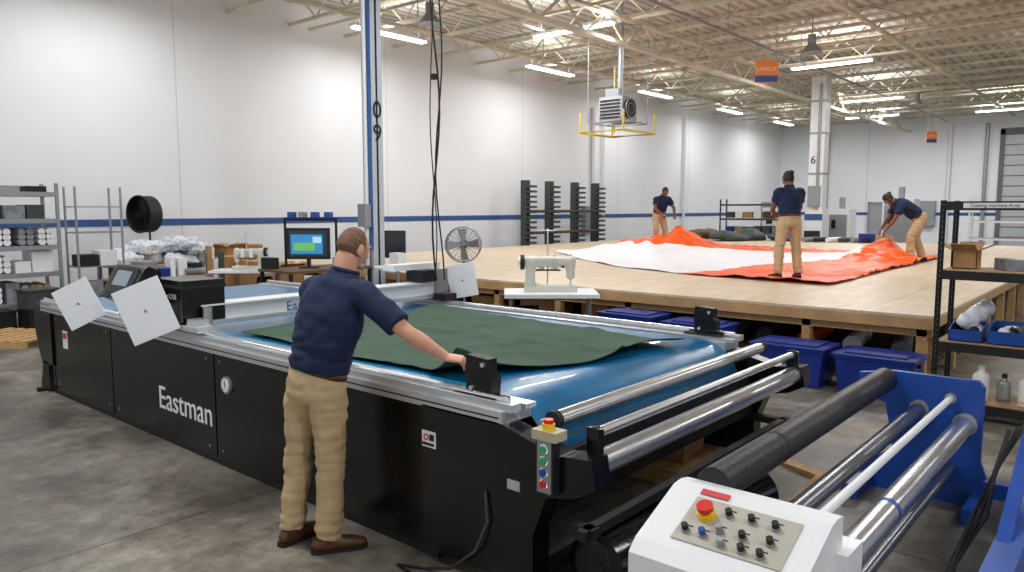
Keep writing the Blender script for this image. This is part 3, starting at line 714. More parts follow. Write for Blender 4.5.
def person(name, J, skin, hair, hairstyle, girth=1.0, vox=.008, M=Matrix.Identity(4), shoes=BROWNL, female=False, seed=0, tg=1.0, slv=.62):
    J = {k: (M @ V(v) if k[0] != '_' else (M.to_3x3() @ V(v)).normalized()) for k, v in J.items()}
    out = B(); g = girth; G = girth*tg
    pel, chest, nb, hd = J['pelvis'], J['chest'], J['neck'], J['head']
    side = (J['shL']-J['shR']).normalized(); hside = (J['hipL']-J['hipR']).normalized()
    sp = (nb-pel).normalized()
    t = B()
    t.loft([pel+V((0, 0, .08)), pel+V((0, 0, .02)), pel-V((0, 0, .06)), pel-V((0, 0, .11))], [(.160*g, .115*g), (.172*g, .125*g), (.178*g, .132*g), (.15*g, .115*g)], KHAKI, ref=hside, cap='flat')
    for s_ in 'LR':
        h, k, a = J['hip'+s_], J['kn'+s_], J['an'+s_]
        d = (a-k).normalized()
        t.loft([h+V((0, 0, .05)), h-(h-k)*.15, h*.5+k*.5, k, k*.55+a*.45, a-d*.01], [(.085*g, .10*g), (.092*g, .104*g), (.085*g, .092*g), (.072*g, .077*g), (.068*g, .074*g), (.062*g, .072*g)], KHAKI, ref=hside, cap='flat')
    def wt(c):
        zz = min((c-J['anL']).length, (c-J['anR']).length)
        amp = .005+.014*math.exp(-(zz/.16)**2)+.010*math.exp(-((c.z-(J['knL'].z))/.12)**2)+.008*math.exp(-((c.z-J['hipL'].z+.1)/.08)**2)
        return amp*noise.noise(V((c.x*8, c.y*8, c.z*24+seed)))+.008*noise.noise(c*7)+.005*noise.noise(V((c.x*25, c.y*25, c.z*9)))
    vs, fs = remesh(t, vox, 4, wt); out.add(vs, fs, KHAKI, True)
    out.loft([pel+sp*.048, pel+sp*.082], [(.176*g, .131*g), (.176*g, .131*g)], BROWNL, ref=hside, cap='flat', seg=40, sub=1)
    t = B()
    wst = pel*.62+chest*.38
    t.loft([pel+sp*.072, wst, chest, chest*.35+nb*.65, nb-sp*.015, nb+sp*.02],
           [(.172*G, .128*G), (.174*G, .130*G), (.196*G, .134*G), (.178*G, .108*G), (.095*g, .078*g), (.066*g, .064*g)], NAVY, ref=side, cap='flat', seg=28, sub=5)
    for s_ in 'LR':
        sh, el = J['sh'+s_], J['el'+s_]; inn = nb*.45+sh*.55-sp*.045; d = (el-sh)
        t.loft([inn, sh, sh+d*.30, sh+d*slv], [.072*g, .076*g, .073*g, .072*g], NAVY, cap='flat')
    def ws(c):
        z = (c-pel).dot(sp)
        q = c-pel
        diag = noise.noise(V((q.x*6+q.z*5, q.y*6-q.z*4, q.z*11+seed)))
        return .012*diag+.013*math.exp(-((z-.15)/.10)**2)*noise.noise(V((c.x*8, c.y*8, c.z*30)))+.006*noise.noise(c*16)
    vs, fs = remesh(t, vox, 4, ws); out.add(vs, fs, NAVY, True)
    out.circle(nb+sp*.022, sp, .064*g, .014, NAVY, 28, 8)
    t = B()
    for s_ in 'LR':
        sh, el, wr = J['sh'+s_], J['el'+s_], J['wr'+s_]; ft = J['_hd'+s_]; pn = J['_pn'+s_]
        am = .88 if female else 1.0
        t.loft([sh+(el-sh)*.35, sh+(el-sh)*.7, el, el+(wr-el)*.3, el+(wr-el)*.75, wr], [.05*am, .048*am, .043*am, .046*am, .033*am, (.030*am, .024*am)], skin, ref=ft.cross(pn), cap='flat', seg=16)
        fd = ft.normalized(); n = (pn-fd*pn.dot(fd)).normalized()
        th = J['_th'+s_]; sd = (th-fd*th.dot(fd)-n*th.dot(n)).normalized()
        hs = .92 if female else 1.0
        t.loft([wr-fd*.01, wr+fd*.035*hs, wr+fd*.085*hs], [(.029, .022), (.038, .019), (.041, .014)], skin, ref=sd, seg=16, sub=3)
        cu = radians(CURL)
        for (o_, L, dl) in ((.031, .070, .080), (.0105, .080, .085), (-.010, .073, .082), (-.030, .057, .074)):
            p = wr+fd*dl*hs+sd*o_; q = [p-fd*.02, p]; ang = cu*.5
            for f in (.45, .31, .24):
                ang += cu*.55; dd = fd*cos(ang)-n*sin(ang); p = p+dd*L*f*hs; q.append(p.copy())
            t.loft(q, [.0092, .0088, .0084, .0078, .0068], skin, seg=10, sub=2)
        p = wr+fd*.022+sd*.026; q = [p]
        for (f, aa) in ((.034, 42), (.030, 26), (.024, 10)):
            dd = fd*cos(radians(aa))+sd*sin(radians(aa))-n*.35; dd.normalize(); p = p+dd*f; q.append(p.copy())
        t.loft(q, [.014, .0115, .0105, .0085], skin, seg=10, sub=2)
    vs, fs = remesh(t, min(vox*.5, .0034) if vox < .01 else .005, 2); out.add(vs, fs, skin, True)
    f = J['_face']; upv = (hd-nb).normalized(); upv = (J['_up'] if '_up' in J else upv)
    f = (f-upv*f.dot(upv)).normalized(); l = upv.cross(f).normalized()
    R = Matrix((f, l, upv)).transposed(); hr = (.100, .080, .118)
    if female: hr = (.093, .072, .112)
    t = B()
    t.sph(hd, hr, skin, R, 32, 24, head_fn)
    t.loft([nb-sp*.03, nb*.6+hd*.4-f*.015, hd-upv*.055-f*.018], [.066*g, .061*g, .062*g], skin)
    P = lambda x, y, z: hd+R @ V((x, y, z))
    k = hr[0]/.098
    t.loft([P(.088*k, 0, .022), P(.100*k, 0, 0), P(.112*k, 0, -.018), P(.098*k, 0, -.030)], [.007, .010, .014, .010], skin, seg=10)
    t.loft([P(.082*k, .045, .032), P(.094*k, 0, .030), P(.082*k, -.045, .032)], [.008, .010, .008], skin, seg=10)
    t.loft([P(.070*k, .028, -.085), P(.094*k, 0, -.092), P(.070*k, -.028, -.085)], [.014, .016, .014], skin, seg=10)
    for s_ in (1, -1):
        t.sph(P(-.006, s_*.082*hr[1]/.080, -.008), (.020, .009, .033), skin, R @ Matrix.Rotation(s_*.35, 3, 'Z'), 14, 10)
        t.sph(P(.066, s_*.040, -.025), (.02, .02, .022), skin, R, 10, 8)
    vs, fs = remesh(t, .0042, 2); out.add(vs, fs, skin, True)
    for s_ in (1, -1):
        out.sph(P(.082*k, s_*.031, .006), (.012, .013, .009), EYEW, R, 12, 8); out.sph(P(.0915*k, s_*.031, .005), (.004, .006, .006), EYEB, R, 10, 6)
        out.loft([P(.091*k, s_*.046, .026), P(.098*k, s_*.03, .030), P(.099*k, s_*.014, .027)], [.003, .004, .003], hair, seg=6)
    out.loft([P(.090*k, .022, -.056), P(.101*k, 0, -.054), P(.090*k, -.022, -.056)], [.004, .007, .004], LIP, seg=8)
    sc = 1.012 if hairstyle == 'crop' else 1.075
    vs = []; nu, nv = 72, 56; keep = []
    for j in range(nv+1):
        a2 = pi*j/nv
        for i in range(nu):
            a = 2*pi*i/nu; p = V((sin(a2)*cos(a), sin(a2)*sin(a), cos(a2))); q = head_fn(p)
            vs.append(hd+R @ V((q.x*hr[0]*sc, q.y*hr[1]*sc, q.z*hr[2]*sc)))
            line = -.50 if p.x < -.15 else (-.50+(p.x+.15)*1.1 if p.x < .35 else .05+(p.x-.35)*1.6)
            ok = p.z > line
            if hairstyle == 'crop' and p.x > .30: ok = False
            keep.append(ok)
    fs = []
    for j in range(nv):
        for i in range(nu):
            q = (j*nu+i, (j+1)*nu+i, (j+1)*nu+(i+1) % nu, j*nu+(i+1) % nu)
            if all(keep[z] for z in q): fs.append(q)
    out.add(vs, fs, hair, True)
    if hairstyle == 'bun':
        t = B(); t.sph(P(-.115, 0, .045), (.04, .045, .042), hair, R, 16, 12); t.sph(P(-.02, 0, .01), (.098, .081, .115), hair, R, 20, 14)
        vs, fs = remesh(t, .006, 2)
        out.add(vs, fs, hair, True)
    for s_ in 'LR':
        an = J['an'+s_]; td = J['_to'+s_]; fz = FLOORZ
        a0 = V((an.x, an.y, fz)); sdv = V((-td.y, td.x, 0))
        t = B()
        t.loft([a0-td*.055+V((0, 0, .05)), a0+td*.03+V((0, 0, .05)), a0+td*.12+V((0, 0, .042)), a0+td*.19+V((0, 0, .034))], [(.038, .044), (.041, .046), (.046, .036), (.036, .026)], shoes, ref=sdv, seg=18)
        t.loft([a0+V((0, 0, .04)), a0+V((0, 0, .10))], [.042, .045], shoes)
        vs, fs = remesh(t, .006, 2); vs = [V((p.x, p.y, max(p.z, fz+.012))) for p in vs]; out.add(vs, fs, shoes, True)
        pl = [(-.098, .018), (-.085, .034), (-.03, .040), (.05, .040), (.12, .048), (.18, .044), (.21, .026), (.218, .01)]
        poly = [a0+td*x+sdv*w for x, w in pl]+[a0+td*x-sdv*w for x, w in pl[::-1]]
        nn = len(poly); out.add([p.copy() for p in poly]+[p+V((0, 0, .022)) for p in poly], [list(range(nn))[::-1], list(range(nn, 2*nn))]+[(i, (i+1) % nn, nn+(i+1) % nn, nn+i) for i in range(nn)], SOLE)
    return out.fin(name)

CURL = 38; FLOORZ = 0.0
person('man_operator', dict(
    pelvis=(2.42, 3.52, .97), chest=(2.49, 3.47, 1.33), neck=(2.575, 3.44, 1.56), head=(2.630, 3.435, 1.705),
    shL=(2.53, 3.675, 1.46), shR=(2.55, 3.235, 1.46), elL=(2.64, 3.86, 1.22), wrL=(2.78, 3.86, 1.03),
    elR=(2.635, 2.99, 1.27), wrR=(2.80, 2.865, 1.13), _hdR=(.55, -.75, -.1), _pnR=(-.15, -.2, 1), _thR=(.5, .75, 0),
    _hdL=(.9, .15, -.12), _pnL=(.1, 0, 1), _thL=(0, -.9, 0),
    hipL=(2.41, 3.62, .93), hipR=(2.43, 3.42, .93), knL=(2.40, 3.68, .51), knR=(2.44, 3.43, .51), anL=(2.36, 3.70, .075), anR=(2.42, 3.44, .075),
    _toL=(.97, .1, 0), _toR=(.85, -.5, 0), _face=(.97, .05, -.3), _up=(.3, -.05, .95)), SKIN, HAIRB, 'crop', girth=1.06, vox=.0075, tg=1.08, slv=.80)

FLOORZ = TZ+.02; CURL = 35
def xf(x, y, yaw, s=1.0): return Matrix.Translation((x, y, TZ+.02)) @ Matrix.Rotation(yaw, 4, 'Z') @ Matrix.Scale(s, 4)
person('woman_standing', dict(
    pelvis=(-.02, 0, .93), chest=(0, 0, 1.24), neck=(.03, 0, 1.43), head=(.085, 0, 1.565),
    shL=(.01, .175, 1.35), shR=(.01, -.175, 1.35), elL=(.10, .225, 1.10), wrL=(.30, .12, 1.02), elR=(.10, -.225, 1.10), wrR=(.30, -.12, 1.02),
    _hdL=(.8, -.45, -.2), _pnL=(.1, .2, 1), _thL=(-.3, -.9, .3), _hdR=(.8, .45, -.2), _pnR=(.1, -.2, 1), _thR=(-.3, .9, .3),
    hipL=(-.02, .095, .88), hipR=(-.02, -.095, .88), knL=(.01, .14, .48), knR=(.01, -.14, .48), anL=(-.03, .17, .075), anR=(-.03, -.17, .075),
    _toL=(1, .2, 0), _toR=(1, -.2, 0), _face=(.8, .1, -.6), _up=(.45, 0, .9)), SKIND, HAIRK, 'bun', girth=1.03, vox=.012, M=xf(11.8, 4.4, radians(48)), female=True, shoes=SOLE, seed=4)
person('woman_bending', dict(
    pelvis=(-.14, 0, .89), chest=(.14, 0, 1.09), neck=(.33, 0, 1.17), head=(.46, 0, 1.23),
    shL=(.26, .18, 1.10), shR=(.26, -.18, 1.10), elL=(.38, .21, .84), wrL=(.52, .14, .62), elR=(.38, -.21, .84), wrR=(.52, -.14, .62),
    _hdL=(.5, -.1, -.8), _pnL=(.8, .2, .5), _thL=(0, -1, 0), _hdR=(.5, .1, -.8), _pnR=(.8, -.2, .5), _thR=(0, 1, 0),
    hipL=(-.14, .09, .84), hipR=(-.14, -.09, .84), knL=(.04, .12, .47), knR=(-.14, -.11, .46), anL=(.03, .13, .075), anR=(-.28, -.12, .075),
    _toL=(1, .1, 0), _toR=(1, -.1, 0), _face=(.6, .1, -.75), _up=(.85, 0, .5)), SKIND, HAIRK, 'bun', girth=1.10, vox=.012, M=xf(17.3, 3.9, radians(122), 1.05), female=True, shoes=SOLE, seed=9)
person('man_leaning', dict(
    pelvis=(-.08, 0, .95), chest=(.04, 0, 1.26), neck=(.15, 0, 1.44), head=(.23, 0, 1.565),
    shL=(.09, .20, 1.35), shR=(.09, -.20, 1.35), elL=(.20, .31, 1.10), wrL=(.38, .22, .92), elR=(.20, -.29, 1.10), wrR=(.40, -.18, .92),
    _hdL=(.6, -.2, -.6), _pnL=(.6, .2, .6), _thL=(0, -1, 0), _hdR=(.6, .2, -.6), _pnR=(.6, -.2, .6), _thR=(0, 1, 0),
    hipL=(-.08, .09, .90), hipR=(-.08, -.09, .90), knL=(.02, .14, .49), knR=(.02, -.14, .49), anL=(-.04, .16, .075), anR=(-.04, -.16, .075),
    _toL=(1, .2, 0), _toR=(1, -.2, 0), _face=(.75, .1, -.55), _up=(.4, 0, .9)), SKIND, HAIRK, 'short', girth=1.10, vox=.014, M=xf(18.75, 10.6, radians(240)), shoes=SOLE, seed=12)

# ------------------------------------------------------------ sewing machines on stands
def sewing(x, y, yaw, z, name='industrial_sewing_machine', table=True, s=1.0, tw=1.15):
    b = B(); M3 = rot_z(yaw); c = V((x, y, z))
    def P(a, b_, c_): return c+M3 @ V((a*s, b_*s, c_*s))
    def bb(cx_, cy_, cz_, sx, sy, sz, m): b.box(P(cx_, cy_, cz_), (sx*s, sy*s, sz*s), m, M3)
    bb(0, 0, .03, .52, .18, .06, SMACH)
    b.loft([P(.20, 0, .05), P(.20, 0, .18), P(.19, 0, .30)], [(.055*s, .06*s), (.05*s, .055*s), (.055*s, .055*s)], SMACH, ref=M3 @ V((1, 0, 0)), seg=20, sq=4)
    b.loft([P(.24, 0, .29), P(.0, 0, .295), P(-.20, 0, .28)], [(.052*s, .055*s), (.045*s, .05*s), (.045*s, .055*s)], SMACH, ref=M3 @ V((0, 1, 0)), seg=20, sq=4)
    b.loft([P(-.20, 0, .31), P(-.20, 0, .15)], [(.045*s, .045*s), (.035*s, .035*s)], SMACH, seg=20, sq=4)
    b.cyl(P(-.20, 0, .15), P(-.20, 0, .06), .007*s, ALU); bb(-.20, 0, .065, .03, .02, .01, ALU)
    b.cyl(P(.26, 0, .29), P(.30, 0, .29), .075*s, BLACKM, seg=24); b.cyl(P(.30, 0, .29), P(.315, 0, .29), .05*s, ALU)
    for sy in (-1, 1): b.cyl(P(-.03, sy*.055, .31), P(-.03, sy*.075, .31), .02*s, ALU); b.cyl(P(-.12, sy*.05, .25), P(-.12, sy*.065, .25), .012*s, BLACKM)
    b.cyl(P(-.20, 0, .33), P(-.20, 0, .37), .01*s, ALU)
    b.cyl(P(.02, -.16, 0), P(.02, -.16, .62), .008*s, ALU); b.cyl(P(-.08, -.16, .6), P(.12, -.16, .6), .006*s, ALU); bb(.02, -.16, .2, .26, .12, .01, BLACKM)
    for k in (-.07, .07): b.cyl(P(.02+k, -.16, .21), P(.02+k, -.16, .36), .035*s, WTXT, r1=.015*s)
    if table:
        bb(.0, .0, -.02, tw, .58, .04, WHITEST); bb(.0, .0, -.045, tw-.05, .53, .012, DARKW)
        zf = z/s; lx = tw*.42
        for sx in (-lx, lx):
            b.bar(P(sx, .0, -.05), P(sx, .0, -zf+.03), .05, GREYST); b.bar(P(sx, -.25, -zf+.025), P(sx, .25, -zf+.025), .045, GREYST)
        b.bar(P(-lx, .0, -zf+.3), P(lx, .0, -zf+.3), .04, GREYST); bb(.0, -.05, -zf+.12, .4, .25, .03, BLACKM)
        b.cyl(P(.12, .05, -.2), P(.34, .05, -.2), .09, BLACKM)
    return b.fin(name, .003)
sewing(7.80, 6.02, radians(131), .84, s=1.32, tw=.92)
sewing(6.9, 11.9, radians(-50), .87, s=1.05)

def monitor(x, y, z, w, h, yaw, lit):
    b = B(); R = rot_z(yaw); c = V((x, y, z))
    b.box(c+V((0, 0, h/2+.14)), (w, .05, h), BLACKM, R)
    if lit:
        def q(dx, dz, sx, sz, m, o=-.027): b.box(c+R @ V((dx, o, h/2+.14+dz)), (sx, .003, sz), m, R)
        q(0, 0, w*.88, h*.82, mat('screen_dark', (30, 44, 60), .3, emit=.5)); q(-.02, -.01, w*.74, h*.62, mat('screen_blue', (44, 120, 170), .3, emit=.7), -.030)
        q(-.06, -.05, w*.5, h*.26, mat('screen_green', (90, 160, 90), .3, emit=.7), -.033); q(.15, .06, w*.2, h*.2, mat('screen_bar', (150, 190, 220), .3, emit=.7), -.033)
    else: b.box(c+R @ V((0, -.027, h/2+.14)), (w*.93, .003, h*.9), GLASSD, R)
    b.box(c+V((0, 0, .08)), (.06, .04, .2), BLACKM, R); b.box(c+V((0, 0, .012)), (.28, .2, .02), BLACKM, R)
    b.fin('computer_monitor', .004)
b = B()
b.bx(6.4, 8.0, 9.9, 10.8, .93, .97, DARKW)
for (x, y) in ((6.45, 9.95), (7.95, 9.95), (6.45, 10.75), (7.95, 10.75)): b.bar((x, y, 0), (x, y, .93), .05, BLACKM)
b.bx(6.45, 7.95, 9.95, 10.75, .3, .33, DARKW); b.bx(6.5, 6.9, 10.0, 10.5, .33, .75, BLACKM)
b.bx(7.5, 7.9, 9.95, 10.15, .97, 1.08, GREYB); b.bx(6.45, 6.6, 10.5, 10.78, .97, 1.15, BLACKM); b.cyl((7.6, 10.4, .97), (7.6, 10.4, 1.12), .05, WTXT)
b.fin('computer_desk', .003)
monitor(7.05, 10.35, .972, .70, .50, radians(-52), True)
b = B()
for k in (-.42, .42): b.bar((7.2+k*.62, 10.5-k*.79, .972), (7.2+k*.62, 10.5-k*.79, 1.76), .03, BLACKM)
b.bar((7.2-.26, 10.5+.33, 1.74), (7.2+.26, 10.5-.33, 1.74), .03, BLACKM); b.box((7.2, 10.5, 1.77), (.85, .15, .02), BLACKM, rot_z(radians(-52)))
for k in (-.3, -.12, .08, .3): b.box((7.2+k*.62, 10.5-k*.79, 1.82), (.12, .1, .09), (BLUEM, GREYST, BLACKM, BLUEM)[int(abs(k)*10) % 4], rot_z(.4))
b.fin('monitor_shelf_frame')
monitor(8.35, 9.75, .952, .36, .46, radians(-60), False)
b = B(); b.bx(8.0, 8.7, 9.3, 10.1, .91, .95, WHITEST)
for (x, y) in ((8.05, 9.35), (8.65, 9.35), (8.05, 10.05), (8.65, 10.05)): b.bar((x, y, 0), (x, y, .91), .04, GREYST)
b.bx(8.05, 8.22, 9.33, 9.55, .95, 1.2, WTXT)
b.fin('small_work_stand', .003)

def fan(c, ax, R_, stand, name, m=GREYST, drum=False):
    b = B(); c = V(c); ax = V(ax).normalized(); u, w = perp(ax)
    if drum:
        b.cyl(c-ax*.14, c+ax*.14, R_*1.04, BLACKM, seg=36, caps=False); b.cyl(c-ax*.13, c-ax*.12, R_*1.02, BLACKM, seg=36); b.circle(c+ax*.14, ax, R_*1.04, .02, m, 36, 6)
    for k in range(7): b.circle(c+ax*.07, ax, R_*(k+1)/7, .004 if k < 6 else .012, m, 32, 5)
    b.circle(c-ax*.07, ax, R_, .012, m, 32, 5); b.circle(c, ax, R_*1.02, .008, m, 32, 5)
    for k in range(20):
        a = 2*pi*k/20; d = u*cos(a)+w*sin(a)
        b.tube([c+ax*.1, c+ax*.09+d*R_*.5, c+ax*.05+d*R_, c-ax*.05+d*R_, c-ax*.1+d*R_*.3], .003, m, 4)
    b.cyl(c-ax*.16, c-ax*.02, .07, BLACKM); b.cyl(c-ax*.02, c+ax*.04, .04, m)
    for k in range(4):
        a = 2*pi*k/4; d = u*cos(a)+w*sin(a); t = ax.cross(d)
        b.add([c+d*.04-t*.03, c+d*.04+t*.03+ax*.02, c+d*R_*.88+t*R_*.34+ax*.04, c+d*R_*.9-t*R_*.18-ax*.03], [(0, 1, 2, 3)], m)
    if stand:
        b.cyl(c-ax*.1+V((0, 0, -.05)), V(((c-ax*.1).x, (c-ax*.1).y, .04)), .02, m); b.cyl(((c-ax*.1).x, (c-ax*.1).y, 0), ((c-ax*.1).x, (c-ax*.1).y, .04), .24, m)
    b.fin(name)
fan((8.35, 8.15, 1.37), (-.8, -.6, 0), .27, True, 'pedestal_fan')
fan((7.1, 16.35, 1.80), (-.97, -.24, 0), .37, True, 'drum_fan', BLACKM, True)

# ------------------------------------------------------------ left shelving
def shelf_unit(x0, x1, y0, y1, levels, H, post, board, name, items=None, pw=.05, brd=.03, wire=False):
    b = B()
    for x in (x0, x1):
        for y in (y0, y1): b.bar((x, y, 0), (x, y, H), pw, post)
    for z in levels:
        if wire:
            for k in range(12): b.bar((x0, y0+(y1-y0)*k/11, z), (x1, y0+(y1-y0)*k/11, z), .008, post)
            for k in range(2): b.bar((x0+(x1-x0)*k, y0, z), (x0+(x1-x0)*k, y1, z), .02, post)
            for y in (y0, y1): b.bar((x0, y, z), (x1, y, z), .02, post)
        else:
            b.bx(x0, x1, y0, y1, z-brd, z, board)
            for y in (y0, y1): b.bx(x0, x1, y-.02, y+.02, z-.07-brd*.2, z-.01, post)
            for x in (x0, x1): b.bx(x-.02, x+.02, y0, y1, z-.07-brd*.2, z-.01, post)
    if items: items(b)
    return b.fin(name)
def it1(b):
    random.seed(3)
    for z in (.35, .85, 1.3, 1.75):
        x = 2.80
        while x < 4.55:
            w = random.uniform(.18, .38); h = random.uniform(.14, .36)
            m_ = random.choice((GREYB, GREYB, WVINYL, RACKD, GREYST, WVINYL, GREYB, CARD))
            if random.random() < .6:
                for k in range(3):
                    for q in range(2): b.cyl((x+w*.3+q*.12, 14.35, z+.06+.1*k*.9), (x+w*.3+q*.12, 15.0, z+.06+.1*k*.9), .055, m_, seg=12)
            else: b.box((x+w/2, 14.65, z+h/2), (w*.9, .55, h), m_, rot_z(random.uniform(-.1, .1)))
            x += w+.02
    for k in range(4): b.box((3.3+.4*k, 14.65, 2.25), (.3, .4, .1), (GREYST, BLACKM)[k % 2])
shelf_unit(2.75, 4.75, 14.3, 15.0, (.35, .85, 1.3, 1.75, 2.2), 2.35, GREYST, GREYST, 'supply_shelving_unit', it1)
shelf_unit(0.5, 2.5, 13.9, 14.7, (.3, .85, 1.4, 1.95), 2.3, RACKD, BOARD, 'supply_shelving_unit')
shelf_unit(5.0, 5.75, 14.2, 14.7, (.4, .9, 1.5, 1.95), 2.3, GREYST, GREYST, 'wire_rack', lambda b: [b.box((5.35+dx, 14.45, z+.01+h/2), (w, .4, h), m_) for z, m_, dx, w, h in ((.4, GREYB, 0, .6, .22), (.9, BLACKM, -.15, .3, .2), (.9, WVINYL, .17, .28, .26))], wire=True, pw=.03)

b = B(); b.bx(5.9, 9.2, 14.75, 15.9, .78, .82, BOARD)
for x in (5.95, 7.5, 9.15):
    for y in (14.8, 15.85): b.bar((x, y, 0), (x, y, .78), .07, GREYST)
b.bx(5.95, 9.15, 14.8, 15.8, .25, .28, BOARD)
for k in range(5): b.box((6.3+k*.62, 15.2, .28+.13), (.5, .5, .26), (CARD, GREYB, WVINYL, BIN, CARD)[k])
b.fin('packing_table')
t = B(); random.seed(5)
for k in range(26):
    x = random.uniform(6.1, 7.9)
    t.box((x, random.uniform(14.95, 15.65), .90+random.uniform(0, .42)*(1-abs(x-7.0)/1.6)), (random.uniform(.3, .6), random.uniform(.25, .45), random.uniform(.10, .18)), PBAG, (Matrix.Rotation(random.uniform(-.3, .3), 3, 'X') @ rot_z(random.random()*3)))
vs, fs = remesh(t, .022, 3, lambda c: .035*noise.noise(c*7)+.045*abs(noise.noise(c*15))); b = B(); b.add([V((p.x, p.y, max(p.z, .822))) for p in vs], fs, PBAG, False); b.fin('poly_bag_pile')
carton(8.35, 15.2, .822, .45, .4, .28, .2); carton(8.9, 15.3, .822, .4, .4, .3, -.1, False)
carton(7.6, 13.6, 0, .6, .5, 1.0, .3, False); carton(8.3, 12.9, 0, .5, .4, .8, -.2, True); carton(7.55, 12.75, 0, .45, .45, .95, .1, False)
b = B(); b.bx(4.9, 6.4, 12.3, 13.0, .76, .80, BOARD)
for x in (4.95, 6.35):
    for y in (12.35, 12.95): b.bar((x, y, 0), (x, y, .76), .06, BLACKM)
b.bx(4.95, 6.35, 12.35, 12.95, .2, .23, BOARD)
for (x, w, h, m_) in ((5.1, .3, .18, BLACKM), (5.42, .22, .26, GREYST), (5.7, .25, .14, BIN), (5.95, .16, .3, WTXT), (6.2, .2, .2, BLACKM)): b.box((x, 12.6, .8+h/2), (w, .4, h), m_, rot_z(.1))
b.cyl((5.3, 12.45, .8), (5.3, 12.45, 1.0), .04, GREYB); b.cyl((5.8, 12.4, .8), (5.8, 12.4, 1.12), .04, WTXT); b.cyl((6.0, 12.42, .86), (6.35, 12.42, .86), .06, GREYB)
for (x, w, h, m_) in ((5.2, .4, .35, CARD), (5.8, .5, .3, BLACKM)): b.box((x, 12.6, .23+h/2), (w, .4, h), m_)
b.fin('tool_bench', .003)
b = B()
for k, (x, y, m_) in enumerate(((4.2, 13.7, BLACKM), (4.2, 13.7, RACKD), (3.6, 13.85, BLACKM))):
    z = .0+(.32 if k == 1 else 0)
    b.box((x, y, z+.155), (.5, .35, .30), m_, rot_z(.2)); b.box((x, y, z+.30), (.54, .39, .03), m_, rot_z(.2))
b.fin('stacked_crates', .006)
b = B()
for k in range(5): b.cyl((6.55+.12*k, 13.1+.05*(k % 2), 0), (6.58+.12*k, 13.15, 1.0+.12*(k % 3)), .055, (WVINYL, GREYB, CARD, WVINYL, RACKD)[k], seg=14)
b.fin('upright_fabric_rolls')
b = B()
for i, x in enumerate((19.5, 20.8, 22.3, 23.6)):
    b.bx(x-.1, x+.1, 16.0, 16.25, 0, 2.85, RACKD); b.bx(x-.1, x+.1, 15.45, 16.4, 0, .12, RACKD)
    for k in range(14): b.bx(x-.16, x+.16, 15.75, 16.0, .4+k*.17, .47+k*.17, RACKD)
for k in (2, 5): b.cyl((19.3, 15.85, .62+k*.24), (23.8, 15.85, .62+k*.24), .05, (GREYB, DARKW, RACKD, GREYB)[k//2], seg=10)
b.fin('cantilever_roll_rack')
def pile(name, x, y, z, w, d, h, m, seed):
    random.seed(seed); t = B()
    for k in range(12):
        t.sph((x+random.uniform(-w, w)*.4, y+random.uniform(-d, d)*.4, z+random.uniform(.1, .8)*h), (w*.3, d*.3, h*.3), m, None, 12, 8)
    vs, fs = remesh(t, max(w, d)*.04, 2, lambda c: .04*noise.noise(c*5)); b = B(); b.add([V((p.x, p.y, max(p.z, z+.005))) for p in vs], fs, m, True); b.fin(name)
pile('dark_fabric_heap', 25.2, 11.2, TZ, 1.9, 1.2, .40, RACKD, 1)
pile('brown_cloth_heap', 25.9, 12.8, TZ, 1.2, 1.0, .35, mat('brown_cloth', (110, 88, 64), .8), 3)
pile('blue_cloth_heap', 26.0, 9.8, TZ, .8, 1.0, .25, mat('slate_cloth', (70, 84, 110), .8), 2)
b = B()
for k in range(7): b.cyl((25.2+.12*k, 8.9-.35*k, TZ+.09), (26.0+.1*k, 8.7-.33*k, TZ+.09), .08, (GREYB, BLACKM, WVINYL, RACKD)[k % 4], seg=14)
for (x, y, h, m_) in ((26.3, 9.0, .35, BLACKM), (26.2, 7.2, .3, BIN), (25.9, 6.6, .25, CARD)): b.box((x, y, TZ+h/2+.001), (.4, .5, h), m_, rot_z(.3))
b.fin('table_end_supplies')
b = B()
for (y, w, h, m_) in ((12.6, 1.4, 2.2, GREYST), (10.1, .9, 1.9, WHITEST), (7.6, 1.2, 2.3, WHITEST)):
    x = 34.0
    b.bx(x, x+1.0, y, y+w, 0, h, m_); b.bx(x-.02, x, y+.08, y+w-.08, .2, h-.25, WHITEST if m_ is GREYST else GREYST); b.bx(x-.04, x-.02, y+w*.6, y+w*.8, h*.55, h*.75, GLASSD)
    b.cyl((x+.5, y+w/2, h), (x+.5, y+w/2, h+.5), .12, GREYST)
b.fin('equipment_cabinets', .01)
def it3(b):
    random.seed(11)
    for z in (.3, .9, 1.5):
        for k in range(7): b.box((30.5, 11.4+k*.4, z+.15), (.5, .32, .2+.1*random.random()), random.choice((CARD, BIN, WVINYL, GREYB, RACKD)))
shelf_unit(30.2, 30.8, 11.2, 14.2, (.3, .9, 1.5, 2.1), 2.3, RACKD, BOARD, 'parts_shelving', it3)
shelf_unit(30.2, 30.8, 1.4, 5.0, (.3, .9, 1.5, 2.1), 2.3, WHITEST, BOARD, 'parts_shelving')

